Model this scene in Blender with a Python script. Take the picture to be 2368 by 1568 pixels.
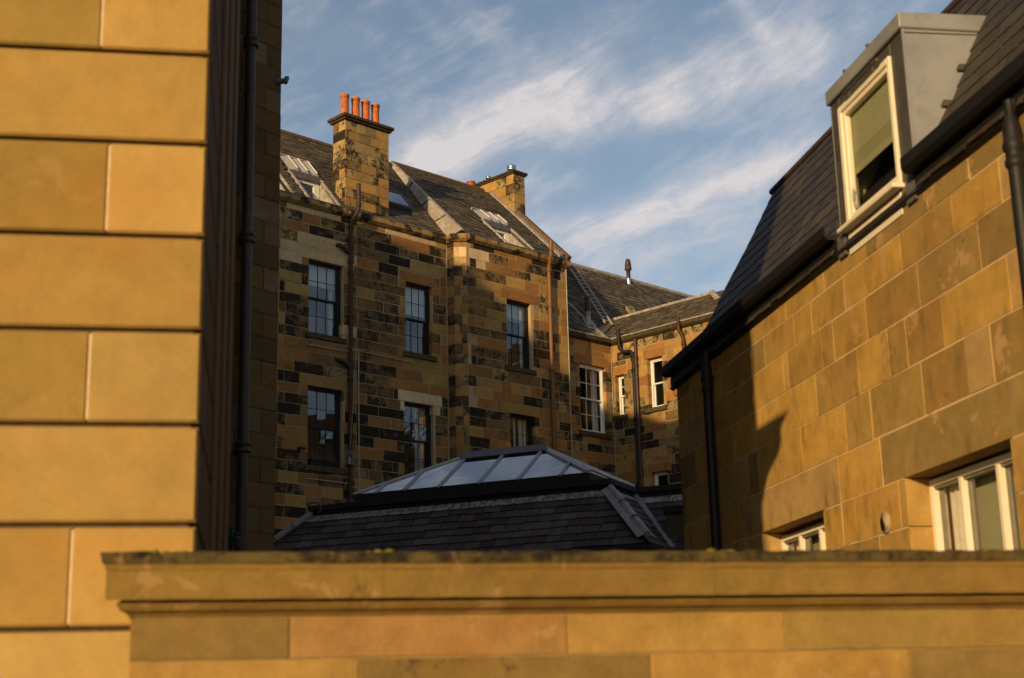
import bpy, math, random, re
from mathutils import Vector, Matrix, noise as mnoise
random.seed(7)
R_=math.radians
scene=bpy.context.scene
for o in list(bpy.data.objects): bpy.data.objects.remove(o)
COL=scene.collection
# ------------------------------------------------------------------ camera
PITCH,ROLL=R_(14.2),R_(-1.42)
FPX=3444.7; CX,CY=1183.5,784.0          # focal length and centre in the pixels the photograph was measured in
FW=Vector((0,math.cos(PITCH),math.sin(PITCH)))
_r0=Vector((1,0,0)); _u0=_r0.cross(FW)
RT=_r0*math.cos(ROLL)+_u0*math.sin(ROLL); UP=_u0*math.cos(ROLL)-_r0*math.sin(ROLL)
cam=bpy.data.cameras.new('camera'); camo=bpy.data.objects.new('camera',cam); COL.objects.link(camo)
camo.matrix_world=Matrix(((RT.x,UP.x,-FW.x,0),(RT.y,UP.y,-FW.y,0),(RT.z,UP.z,-FW.z,0),(0,0,0,1)))
cam.sensor_width=23.5; cam.lens=23.5*FPX/2367; cam.clip_start=.1; cam.clip_end=6000
cam.dof.use_dof=True; cam.dof.focus_distance=42; cam.dof.aperture_fstop=1.9
scene.camera=camo
scene.render.resolution_x=1024; scene.render.resolution_y=678
# ------------------------------------------------------------------ light
SUN_AZ,SUN_EL=R_(26.0),R_(12.5)            # direction the light travels towards / height of the sun
SDIR=Vector((math.sin(SUN_AZ)*math.cos(SUN_EL),math.cos(SUN_AZ)*math.cos(SUN_EL),-math.sin(SUN_EL)))
sl=bpy.data.lights.new('sun','SUN'); sl.energy=4.5; sl.angle=R_(.55); sl.color=(1,.71,.36)
so=bpy.data.objects.new('sun',sl); COL.objects.link(so); so.rotation_euler=SDIR.to_track_quat('-Z','Y').to_euler()
def ray(x,y): return FW+RT*((x-CX)/FPX)-UP*((y-CY)/FPX)
def azel(x,y):
    r=ray(x,y).normalized(); return math.atan2(r.x,r.y),math.asin(r.z)
W=bpy.data.worlds.new('World'); scene.world=W; W.use_nodes=True
nt=W.node_tree; nt.nodes.clear()
def N(nt,t,**k):
    n=nt.nodes.new(t)
    for a,b in k.items(): setattr(n,a,b)
    return n
def M(nt,op,a,b=None,c=None,clamp=False):
    n=nt.nodes.new('ShaderNodeMath'); n.operation=op; n.use_clamp=clamp
    for i,v in enumerate((a,b,c)):
        if v is None: continue
        if isinstance(v,(int,float)): n.inputs[i].default_value=v
        else: nt.links.new(v,n.inputs[i])
    return n.outputs[0]
def MR(nt,v,a,b,c=0,d=1,smooth=True):
    n=nt.nodes.new('ShaderNodeMapRange'); n.interpolation_type='SMOOTHSTEP' if smooth else 'LINEAR'
    nt.links.new(v,n.inputs[0])
    for i,x in enumerate((a,b,c,d)): n.inputs[i+1].default_value=x
    return n.outputs[0]
def MIX(nt,f,a,b,mode='MIX'):
    n=nt.nodes.new('ShaderNodeMix'); n.data_type='RGBA'; n.blend_type=mode
    for s,v in ((n.inputs[0],f),(n.inputs[6],a),(n.inputs[7],b)):
        if isinstance(v,(int,float)): s.default_value=v
        elif isinstance(v,tuple): s.default_value=(*v[:3],1)
        else: nt.links.new(v,s)
    return n.outputs[2]
def NOI(nt,vec,scale,detail=4,rough=.55,dist=0):
    n=nt.nodes.new('ShaderNodeTexNoise'); n.inputs['Scale'].default_value=scale; n.inputs['Detail'].default_value=detail
    n.inputs['Roughness'].default_value=rough; n.inputs['Distortion'].default_value=dist
    if vec is not None: nt.links.new(vec,n.inputs['Vector'])
    return n.outputs[0]
def CMB(nt,x,y,z):
    n=nt.nodes.new('ShaderNodeCombineXYZ')
    for i,v in enumerate((x,y,z)):
        if isinstance(v,(int,float)): n.inputs[i].default_value=v
        else: nt.links.new(v,n.inputs[i])
    return n.outputs[0]
sky=N(nt,'ShaderNodeTexSky',sky_type='NISHITA'); sky.sun_disc=False; sky.sun_elevation=SUN_EL; sky.sun_rotation=SUN_AZ+math.pi
sky.air_density=1.0; sky.dust_density=.6; sky.ozone_density=1.6
geo=N(nt,'ShaderNodeNewGeometry'); sep=N(nt,'ShaderNodeSeparateXYZ')
tc=N(nt,'ShaderNodeTexCoord'); nt.links.new(tc.outputs['Generated'],sep.inputs[0])
X,Y,Z=sep.outputs
az=M(nt,'ARCTAN2',X,Y); el=M(nt,'ARCSINE',Z)
def lobe(px,py,length,width,ang,amp):
    # soft elongated cirrus bank: centre as a bearing/height, size in radians, ang = tilt
    a0,e0=azel(px,py); ca,sa=math.cos(ang),math.sin(ang)
    da=M(nt,'SUBTRACT',az,a0); de=M(nt,'SUBTRACT',el,e0)
    u=M(nt,'ADD',M(nt,'MULTIPLY',da,ca),M(nt,'MULTIPLY',de,sa)); v=M(nt,'SUBTRACT',M(nt,'MULTIPLY',de,ca),M(nt,'MULTIPLY',da,sa))
    q=M(nt,'ADD',M(nt,'POWER',M(nt,'ABSOLUTE',M(nt,'DIVIDE',u,length)),2.0),M(nt,'POWER',M(nt,'ABSOLUTE',M(nt,'DIVIDE',v,width)),2.0))
    return M(nt,'MULTIPLY',M(nt,'EXPONENT',M(nt,'MULTIPLY',q,-1)),amp)
k=1/3445
LOBES=[(1130,290,330*k,65*k,.55,.80),(1420,235,300*k,75*k,.10,.80),(1690,165,240*k,70*k,.25,.62),(1230,165,120*k,50*k,-.6,.40),(1740,40,120*k,26*k,-.95,.30),
 (985,360,110*k,40*k,.35,.55),(1620,450,300*k,50*k,.30,.85),(1800,380,120*k,45*k,.55,.55),(1330,530,220*k,42*k,.10,.70),(1260,430,110*k,40*k,.2,.32),(1480,600,240*k,35*k,.15,.38),
 (720,100,160*k,70*k,.2,.20),(1000,60,130*k,22*k,-.8,.18),(2020,160,200*k,90*k,.2,.35)]
tot=None
for L in LOBES:
    g=lobe(*L); tot=g if tot is None else M(nt,'ADD',tot,g)
ca,sa=math.cos(.42),math.sin(.42)
uu=M(nt,'ADD',M(nt,'MULTIPLY',az,ca),M(nt,'MULTIPLY',el,sa)); vv=M(nt,'SUBTRACT',M(nt,'MULTIPLY',el,ca),M(nt,'MULTIPLY',az,sa))
wx=M(nt,'MULTIPLY',M(nt,'SUBTRACT',NOI(nt,CMB(nt,M(nt,'MULTIPLY',az,5),M(nt,'MULTIPLY',el,8),2.2),1.6,4,.6),.5),.055)
wy=M(nt,'MULTIPLY',M(nt,'SUBTRACT',NOI(nt,CMB(nt,M(nt,'MULTIPLY',az,5),M(nt,'MULTIPLY',el,8),8.8),1.6,4,.6),.5),.04)
u2,v2=M(nt,'ADD',uu,wx),M(nt,'ADD',vv,wy)
n1=NOI(nt,CMB(nt,M(nt,'MULTIPLY',u2,3.0),M(nt,'MULTIPLY',v2,9.0),.3),1.7,8,.60,.6)
n2=NOI(nt,CMB(nt,M(nt,'MULTIPLY',u2,9),M(nt,'MULTIPLY',v2,46),1.7),2.0,8,.62,.35)
n3=NOI(nt,CMB(nt,M(nt,'MULTIPLY',M(nt,'ADD',az,wy),16),M(nt,'MULTIPLY',M(nt,'ADD',el,wx),20),4.7),1.3,8,.60,.3)
wis=M(nt,'ADD',M(nt,'ADD',M(nt,'MULTIPLY',n1,.46),M(nt,'MULTIPLY',n2,.30)),M(nt,'MULTIPLY',n3,.38))
amt=M(nt,'MULTIPLY',tot,MR(nt,wis,.40,.74,.10,1.25,False))
gen=MR(nt,wis,.50,.84,0,.55)
cl=M(nt,'ADD',amt,gen,clamp=True)
cl=M(nt,'MULTIPLY',cl,MR(nt,el,.0,.08,0,1),clamp=True)
hs=N(nt,'ShaderNodeHueSaturation'); hs.inputs['Saturation'].default_value=.84; hs.inputs['Value'].default_value=1.0
nt.links.new(sky.outputs[0],hs.inputs['Color'])
cm=MIX(nt,M(nt,'MULTIPLY',cl,.95),hs.outputs[0],(6.1,5.75,5.75))
bg=N(nt,'ShaderNodeBackground'); bg.inputs[1].default_value=.116; nt.links.new(cm,bg.inputs[0])
wo=N(nt,'ShaderNodeOutputWorld'); nt.links.new(bg.outputs[0],wo.inputs[0])
vs=scene.view_settings; vs.view_transform='Standard'; vs.look='None'; vs.gamma=1; vs.exposure=0.0; vs.use_curve_mapping=False
# ------------------------------------------------------------------ materials
def newmat(name):
    m=bpy.data.materials.new(name); m.use_nodes=True; nt=m.node_tree; b=nt.nodes['Principled BSDF']
    tc=N(nt,'ShaderNodeTexCoord'); return m,nt,b,tc.outputs['Object']
def bump(nt,b,h,strength,dist):
    n=N(nt,'ShaderNodeBump'); n.inputs['Strength'].default_value=strength; n.inputs['Distance'].default_value=dist
    nt.links.new(h,n.inputs['Height']); nt.links.new(n.outputs[0],b.inputs['Normal'])
def stone_mat(name,sootscale=5.,tool=0.,bumpd=.012,var=.35,stain=0.):
    m,nt,b,co=newmat(name)
    at=N(nt,'ShaderNodeVertexColor',layer_name='col'); c=at.outputs[0]; soot=at.outputs[1]
    big=NOI(nt,co,1.3,3); mid=NOI(nt,co,7,5,.6); fine=NOI(nt,co,45,6,.7)
    v=M(nt,'ADD',M(nt,'ADD',M(nt,'MULTIPLY',big,.35),M(nt,'MULTIPLY',mid,.4)),M(nt,'MULTIPLY',fine,.25))
    f=MR(nt,v,.3,.7,1-var,1+var,False)
    c1=MIX(nt,1.0,c,CMB(nt,f,f,f),'MULTIPLY')
    # mineral colour drift: redder / yellower patches
    c1=MIX(nt,MR(nt,NOI(nt,co,2.3,4),.45,.75,0,.35),c1,MIX(nt,1.0,c,(1.15,.86,.62),'MULTIPLY'))
    s1=MR(nt,NOI(nt,co,sootscale,7,.72,.3),.2,.8,.08,.92,False); s2=NOI(nt,co,sootscale*5,5,.75)
    s=M(nt,'ADD',M(nt,'MULTIPLY',s1,.62),M(nt,'MULTIPLY',s2,.38))
    bl=M(nt,'MULTIPLY',M(nt,'SUBTRACT',NOI(nt,co,.9,5,.62),.5),.62)
    k=M(nt,'ADD',M(nt,'ADD',s,bl),M(nt,'MULTIPLY',M(nt,'SUBTRACT',soot,.5),.58))
    sm=M(nt,'MULTIPLY',MR(nt,k,.49,.68),MR(nt,soot,.02,.25))
    c2=MIX(nt,M(nt,'MULTIPLY',sm,.93),c1,(.017,.0135,.009))
    if stain:
        zz=N(nt,'ShaderNodeMapping'); zz.inputs['Scale'].default_value=(1,1,.45); nt.links.new(co,zz.inputs[0])
        st=NOI(nt,zz.outputs[0],5,5,.6); c2=MIX(nt,MR(nt,st,.50,.78,0,stain),c2,(.17,.105,.032))
        st2=NOI(nt,co,3.1,7,.68,.4); c2=MIX(nt,MR(nt,st2,.60,.63,0,stain*.8),c2,(.50,.29,.12))
    nt.links.new(c2,b.inputs['Base Color']); b.inputs['Roughness'].default_value=.92; b.inputs['Specular IOR Level'].default_value=.2
    h=M(nt,'ADD',M(nt,'MULTIPLY',mid,.8),M(nt,'MULTIPLY',fine,.5))
    if tool:
        w=N(nt,'ShaderNodeTexWave',wave_type='BANDS',bands_direction='Z'); w.inputs['Scale'].default_value=30; w.inputs['Distortion'].default_value=9; w.inputs['Detail'].default_value=3
        w.inputs['Detail Scale'].default_value=.9; nt.links.new(co,w.inputs[0])
        tm=MR(nt,NOI(nt,co,1.6,2),.42,.62)
        wv=M(nt,'MULTIPLY',M(nt,'MULTIPLY',w.outputs[1],tm),tool); h=M(nt,'ADD',h,wv)
        c3=MIX(nt,M(nt,'MULTIPLY',M(nt,'MULTIPLY',MR(nt,w.outputs[1],.0,.35,1,0),tm),.30),c2,(.10,.06,.02))
        nt.links.new(c3,b.inputs['Base Color'])
    bump(nt,b,h,.9,bumpd); return m
STONE=stone_mat('weathered_sandstone',4.2,0,.016,.38)
TOOLED=stone_mat('tooled_sandstone',5,.5,.0025,.36,.8)
TOOLED_D=stone_mat('dark_tooled_sandstone',5,.5,.0025,.36)
SMOOTH=stone_mat('smooth_sandstone',3,0,.006,.24,.16)
def plain(name,col,rough=.8,metal=0,var=.25,scale=12,bd=0,spec=.3,col2=None,s2=6,lo=.45,hi=.7):
    m,nt,b,co=newmat(name)
    f=MR(nt,NOI(nt,co,scale,5),.3,.7,1-var,1+var,False)
    c=MIX(nt,1.0,col,CMB(nt,f,f,f),'MULTIPLY')
    if col2: c=MIX(nt,MR(nt,NOI(nt,co,s2,6,.65),lo,hi),c,col2)
    nt.links.new(c,b.inputs['Base Color']); b.inputs['Roughness'].default_value=rough; b.inputs['Metallic'].default_value=metal
    b.inputs['Specular IOR Level'].default_value=spec
    if bd: bump(nt,b,NOI(nt,co,scale*2,5),.6,bd)
    return m
MORTAR=plain('lime_mortar',(.42,.31,.17),.95,scale=30)
MORTAR_W=plain('pale_pointing',(.66,.47,.26),.95,0,.12,30,0,.2,(.30,.18,.06),5,.56,.70)
MORTAR_D=plain('dark_joint',(.085,.055,.025),.95,scale=30)
def slate_mat(name,moss,mosscol,rough=.75,spec=.3):
    m,nt,b,co=newmat(name)
    at=N(nt,'ShaderNodeVertexColor',layer_name='col')
    f=MR(nt,NOI(nt,co,9,5,.65),.3,.7,.7,1.3,False); c=MIX(nt,1.0,at.outputs[0],CMB(nt,f,f,f),'MULTIPLY')
    mk=M(nt,'MULTIPLY',MR(nt,NOI(nt,co,16,7,.75),.5,.68),MR(nt,NOI(nt,co,1.1,3),.35,.65,.35,1))
    c=MIX(nt,M(nt,'MULTIPLY',mk,moss),c,mosscol)
    nt.links.new(c,b.inputs['Base Color']); b.inputs['Roughness'].default_value=rough; b.inputs['Specular IOR Level'].default_value=spec
    bump(nt,b,NOI(nt,co,38,5,.7),.7,.006); return m
SLATE_OLD=slate_mat('old_mossy_slate',.85,(.165,.125,.042))
SLATE_GREEN=slate_mat('green_mossy_slate',.95,(.17,.15,.04))
SLATE_DARK=slate_mat('dark_slate',.12,(.07,.05,.035),.6)
SLATE_NEW=slate_mat('grey_mansard_slate',.35,(.085,.065,.035),.6)
LEAD=plain('weathered_lead',(.30,.26,.22),.62,.0,.22,7,.004,.4,(.46,.41,.35),5,.45,.65)
LEAD_D=plain('dark_lead',(.10,.09,.085),.6,.0,.25,9,.003,.4,(.20,.175,.16),8,.5,.72)
LEAD_S=None
def streaky():
    m,nt,b,co=newmat('streaked_lead')
    mp=N(nt,'ShaderNodeMapping'); mp.inputs['Scale'].default_value=(9,9,1.2); nt.links.new(co,mp.inputs[0])
    c=MIX(nt,MR(nt,NOI(nt,mp.outputs[0],2.2,5,.6),.42,.62),(.13,.105,.095),(.40,.36,.34))
    nt.links.new(c,b.inputs['Base Color']); b.inputs['Roughness'].default_value=.55; return m
LEAD_S=streaky()
BLACK=plain('black_gloss_paint',(.012,.011,.010),.55,0,.2,20,.001,.3)
DARKTIMBER=plain('dark_painted_timber',(.018,.016,.015),.5,0,.3,25)
WHITE=plain('white_paint',(.78,.74,.66),.45,0,.06,14,0,.4)
CREAM=plain('cream_paint',(.80,.70,.52),.5,0,.05,14,0,.4)
RUST=plain('rust_brown_pipe',(.065,.028,.011),.6,0,.3,9,.002,.35,(.05,.025,.012),7,.5,.75)
ORANGEP=plain('ochre_painted_pipe',(.19,.085,.022),.5,0,.2,9,.001,.4,(.10,.045,.015),8,.55,.75)
BROWNP=plain('brown_iron_pipe',(.060,.030,.016),.5,0,.3,12,.001,.4)
TERRA=plain('terracotta',(.55,.155,.045),.75,0,.25,8,.002,.2,(.22,.09,.04),9,.52,.75)
STEEL=plain('steel_flue',(.62,.58,.52),.25,1,.05,10,0,.5)
DULLM=plain('grey_conduit',(.36,.33,.25),.6,0,.3,22,.001,.4)
SILL=plain('mossy_sill',(.075,.06,.028),.9,0,.35,14,.006,.2,(.26,.24,.15),19,.6,.68)
GUTTER=plain('soot_stained_cornice',(.30,.19,.075),.9,0,.3,5,.008,.2,(.035,.025,.014),2.6,.46,.6)
GUTTER_D=plain('dark_green_gutter',(.062,.045,.022),.85,0,.4,6,.006,.2,(.11,.09,.03),5,.55,.75)
RIDGE=plain('clay_ridge',(.13,.078,.045),.85,0,.3,9,.004)
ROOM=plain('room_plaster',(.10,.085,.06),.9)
ROOM_L=plain('pale_room_plaster',(.34,.31,.19),.9,0,.05)
BLIND=plain('roller_blind',(.62,.62,.60),.85,0,.04)
BLIND_G=plain('olive_blind',(.34,.33,.20),.85,0,.06)
CURTAIN=plain('curtain_cloth',(.55,.48,.42),.9,0,.1)
GRND=plain('yard_paving',(.16,.12,.075),.9,0,.3,2,.01)
LEAF=plain('ivy_leaf',(.035,.06,.022),.6,0,.4,20)
GRASSM=plain('dry_grass',(.14,.10,.03),.8,0,.4,20)
MOSS=plain('moss_cushion',(.13,.12,.012),.95,0,.4,30,.01)
BARK=plain('bark',(.06,.045,.03),.9,0,.3,14)
VENTM=plain('stone_coloured_vent',(.36,.27,.14),.7,0,.08,20)
FOREGROUND=stone_mat('mossy_coping_stone',6,0,.008,.42,.35)
def glass_mat(name,ior,tint=(.85,.9,.9),rough=.0,wob=.0015):
    m=bpy.data.materials.new(name); m.use_nodes=True; nt=m.node_tree; nt.nodes.clear()
    o=N(nt,'ShaderNodeOutputMaterial'); mx=N(nt,'ShaderNodeMixShader'); t=N(nt,'ShaderNodeBsdfTransparent'); g=N(nt,'ShaderNodeBsdfGlossy'); f0=((ior-1)/(ior+1))**2; lw=N(nt,'ShaderNodeLayerWeight'); lw.inputs['Blend'].default_value=.5
    fr_=M(nt,'ADD',M(nt,'MULTIPLY',M(nt,'POWER',lw.outputs['Facing'],5.0),1-f0),f0)
    t.inputs[0].default_value=(*tint,1); g.inputs['Roughness'].default_value=rough; g.inputs[0].default_value=(1,1,1,1)
    tc=N(nt,'ShaderNodeTexCoord'); bp=N(nt,'ShaderNodeBump'); bp.inputs['Strength'].default_value=.5; bp.inputs['Distance'].default_value=wob
    nt.links.new(NOI(nt,tc.outputs['Object'],2.2,2),bp.inputs['Height']); nt.links.new(bp.outputs[0],g.inputs['Normal'])
    nt.links.new(fr_,mx.inputs[0]); nt.links.new(t.outputs[0],mx.inputs[1]); nt.links.new(g.outputs[0],mx.inputs[2]); nt.links.new(mx.outputs[0],o.inputs[0]); return m
GLASS=glass_mat('old_window_glass',2.3)
GLASS_R=glass_mat('clear_window_glass',1.5,(.92,.93,.88),wob=.0002)
GLASS_L=glass_mat('lantern_glass',7.0,(.25,.27,.3),.05,.004)
# ------------------------------------------------------------------ mesh helpers
LOC={}
class MB:
    def __init__(s): s.v=[];s.f=[];s.c=[];s.sm=[]
    def add(s,vs,fs,col=None,smooth=False):
        b=len(s.v); s.v+=[Vector(p) for p in vs]; s.f+=[tuple(b+i for i in f) for f in fs]; s.c+=[col]*len(fs); s.sm+=[smooth]*len(fs); return s
    def box(s,o,X,Y,Z,col=None):
        o=Vector(o); p=[o,o+X,o+X+Y,o+Y,o+Z,o+X+Z,o+X+Y+Z,o+Y+Z]
        f=[(0,3,2,1),(4,5,6,7),(0,1,5,4),(1,2,6,5),(2,3,7,6),(3,0,4,7)]
        if X.cross(Y).dot(Z)<0: f=[tuple(reversed(q)) for q in f]
        return s.add(p,f,col)
    def bbox(s,o,X,Y,Z,b,col=None):
        """box whose +Y face (the visible one) has a chamfer of b"""
        o=Vector(o); x=X.normalized()*b; y=Y.normalized()*b; z=Z.normalized()*b
        back=[o,o+X,o+X+Z,o+Z]; mid=[q+Y-y for q in back]
        fr=[o+Y+x+z,o+X+Y-x+z,o+X+Z+Y-x-z,o+Z+Y+x-z]
        p=back+mid+fr; f=[(0,1,2,3)]
        for i in range(4):
            j=(i+1)%4; f.append((i,i+4,j+4,j)); f.append((i+4,i+8,j+8,j+4))
        f.append((11,10,9,8))
        if X.cross(Y).dot(Z)<0: f=[tuple(reversed(q)) for q in f]
        f=[tuple(reversed(q)) for q in f]
        return s.add(p,f,col)
    def quad(s,a,b,c,d,col=None): return s.add([a,b,c,d],[(0,1,2,3)],col)
    def prism(s,pts,ext,col=None):
        """closed polygon pts extruded by vector ext"""
        n=len(pts); p=[Vector(q) for q in pts]+[Vector(q)+ext for q in pts]
        return s.add(p,[tuple(range(n-1,-1,-1)),tuple(range(n,2*n))]+[(i,(i+1)%n,(i+1)%n+n,i+n) for i in range(n)],col)
    def tube(s,pts,r,n=10,col=None,caps=True):
        pts=[Vector(p) for p in pts]; rs=r if isinstance(r,(list,tuple)) else [r]*len(pts); b=[];fs=[]
        up=None
        for i,p in enumerate(pts):
            t=(pts[min(i+1,len(pts)-1)]-pts[max(i-1,0)]); 
            if t.length<1e-9: t=Vector((0,0,1))
            t.normalize()
            if up is None:
                up=t.orthogonal().normalized()
            a=(up-t*up.dot(t)); a.normalize(); up=a; c=t.cross(a)
            for k in range(n):
                q=2*math.pi*k/n; b.append(p+(a*math.cos(q)+c*math.sin(q))*rs[i])
        for i in range(len(pts)-1):
            for k in range(n): fs.append((i*n+k,i*n+(k+1)%n,(i+1)*n+(k+1)%n,(i+1)*n+k))
        s.add(b,fs,col,True)
        if caps: m=len(pts)-1; s.add([b[k] for k in range(n)],[tuple(range(n-1,-1,-1))],col); s.add([b[m*n+k] for k in range(n)],[tuple(range(n))],col)
        return s
    def lathe(s,c,prof,n=20,axis=Vector((0,0,1)),col=None):
        c=Vector(c); return s.tube([c+axis*h for r,h in prof],[max(r,.0005) for r,h in prof],n,col)
    def build(s,name,mat,parent=None,kind=None,bevel=0):
        me=bpy.data.meshes.new(name); base=LOC.get(parent.name,Vector((0,0,0))) if parent else Vector((0,0,0))
        me.from_pydata([tuple(p-base) for p in s.v],[],s.f)
        if any(c is not None for c in s.c):
            ca=me.color_attributes.new('col','FLOAT_COLOR','CORNER'); data=[]
            for f,c in zip(s.f,s.c):
                c=c or (.3,.2,.1,.2); c=tuple(c) if len(c)==4 else (*c,0.); data+=list(c)*len(f)
            ca.data.foreach_set('color',data)
        if any(s.sm): me.polygons.foreach_set('use_smooth',s.sm)
        me.materials.append(mat); o=bpy.data.objects.new(name,me); COL.objects.link(o)
        if parent: o.parent=parent; LOC[o.name]=base
        if kind: o['kind']=kind
        if bevel:
            md=o.modifiers.new('b','BEVEL'); md.width=bevel; md.segments=1; md.limit_method='ANGLE'
        return o
def thing(name,label,cat,loc=(0,0,0),group=None):
    o=bpy.data.objects.new(name,None); COL.objects.link(o); o.location=loc; LOC[o.name]=Vector(loc); o['label']=label; o['category']=cat; o.empty_display_size=.3
    if group: o['group']=group
    return o
def tagroot(o,label,cat,group=None):
    o['label']=label; o['category']=cat
    if group: o['group']=group
    return o
class Fr:
    """vertical wall plane: u runs along it, z is height above the lens, off is distance out of the wall"""
    def __init__(s,p,az,sg=1):
        s.o=Vector((p[0],p[1],0)); a=R_(az); s.d=Vector((math.sin(a),math.cos(a),0)); s.n=Vector((s.d.y,-s.d.x,0))*sg
    def P(s,u,z,off=0): return s.o+s.d*u+s.n*off+Vector((0,0,z))
    def at(s,x,y,off=0):
        r=ray(x,y); t=((s.o+s.n*off).dot(s.n))/r.dot(s.n); return r*t
    def uv(s,x,y,off=0):
        q=s.at(x,y,off); return (q-s.o).dot(s.d),q.z
    def uz(s,x,z,off=0):
        y0,y1=-3000.,4500.
        for _ in range(40):
            m=(y0+y1)/2
            if s.uv(x,m,off)[1]>z: y0=m
            else: y1=m
        return s.uv(x,m,off)[0]
ZU=Vector((0,0,1))
PAL={'t':(.37,.215,.066,.34),'o':(.31,.15,.046,.30),'b':(.19,.112,.044,.52),'d':(.22,.135,.055,.70),'k':(.15,.095,.04,.84),'p':(.60,.42,.22,.0),'y':(.37,.23,.068,.14),'g':(.26,.175,.08,.52),'P':(.64,.47,.27,0),'s':(.38,.26,.11,.58)}
def pcol(c,j=.13):
    r,g,b,s=PAL[c]; f=1+random.uniform(-j,j); h=random.uniform(-.04,.04)
    return (r*f*(1+h),g*f,b*f*(1-h),max(0,min(1,s+random.uniform(-.06,.06) if s>.04 else s)))
def subtract(r,h):
    u0,u1,z0,z1,c=r; a0,a1,b0,b1=h[:4]
    if a1<=u0+1e-4 or a0>=u1-1e-4 or b1<=z0+1e-4 or b0>=z1-1e-4: return [r]
    out=[]
    if a0>u0: out.append((u0,min(a0,u1),z0,z1,c))
    if a1<u1: out.append((max(a1,u0),u1,z0,z1,c))
    x0,x1=max(u0,a0),min(u1,a1)
    if b0>z0: out.append((x0,x1,z0,b0,c))
    if b1<z1: out.append((x0,x1,b1,z1,c))
    return [q for q in out if q[1]-q[0]>.045 and q[3]-q[2]>.03]
def cells(rows,holes=(),specials=()):
    out=[]
    for r in rows:
        L=[r]
        for h in list(specials)+list(holes): L=[q for p in L for q in subtract(p,h)]
        out+=L
    return out+list(specials)
def stones(fr,cl,parent,mat,gap=.011,depth=.2,proud=.010,bev=.006,name='stone',base=0.,limit=300,rag=0.):
    cl=sorted(cl,key=lambda r:-(r[1]-r[0])*(r[3]-r[2])); rest=MB(); n=0
    for (u0,u1,z0,z1,c) in cl:
        g=gap/2; off=base+random.uniform(-.3,1)*proud; j=lambda:random.uniform(-1,1)*rag
        a,b_,c0,c1=u0+g+j(),u1-g+j(),z0+g+j(),z1-g+j()
        if b_-a<.02 or c1-c0<.02: continue
        col=pcol(c) if isinstance(c,str) else c
        m=MB() if n<limit else rest
        m.bbox(fr.P(a,c0,-depth),fr.d*(b_-a),fr.n*(depth+off),ZU*(c1-c0),min(bev,(c1-c0)*.2),col)
        if m is not rest: m.build(name,mat,parent)
        n+=1
    if rest.f: rest.build(name,mat,parent,kind='stuff')
def sheet_rects(u0,u1,z0,z1,holes):
    L=[(u0,u1,z0,z1,'x')]
    for h in holes: L=[q for p in L for q in subtract(p,h)]
    return L
def mortar(fr,u0,u1,z0,z1,holes,parent,name,mat,off=-.004,thick=.12):
    m=MB(); holes=[(a-.03,b+.03,c-.03,d+.03) for a,b,c,d in holes]
    for (a,b,c,d,_) in sheet_rects(u0,u1,z0,z1,holes): m.box(fr.P(a,c,off-thick),fr.d*(b-a),fr.n*thick,ZU*(d-c))
    return m.build(name,mat,parent)
def fill_row(u0,u1,lens=(.45,.95)):
    out=[];u=u0+random.uniform(-.3,0)
    while u<u1:
        w=random.uniform(*lens); out.append((max(u,u0),min(u+w,u1))); u+=w
    if out and out[-1][1]-out[-1][0]<.12 and len(out)>1:
        a=out.pop(-2); b=out.pop(-1); out.append((a[0],b[1]))
    return [q for q in out if q[1]-q[0]>.02]
def pick(w): return random.choices(list(w.keys()),list(w.values()))[0]
MIXC={'o':5,'b':4,'d':4,'k':2,'t':2,'g':1}
def trace(fr,zs,rows,ox,sc=2.61375,u0=None,u1=None):
    """rows of traced joints: '145b255p545' = a stone of palette b between x 145 and 255 of a detail, then p ..."""
    out=[]
    for i,r in enumerate(rows):
        z1,z0=zs[i],zs[i+1]
        for seg in r.split('|'):
            t=re.findall(r'\d+|[a-zA-Z]',seg); xs=[fr.uz((ox+int(q)/sc)/1.7305,(z0+z1)/2) for q in t[0::2]]
            for k,c in enumerate(t[1::2]): out.append((xs[k],xs[k+1],z0,z1,c))
    return out
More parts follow.
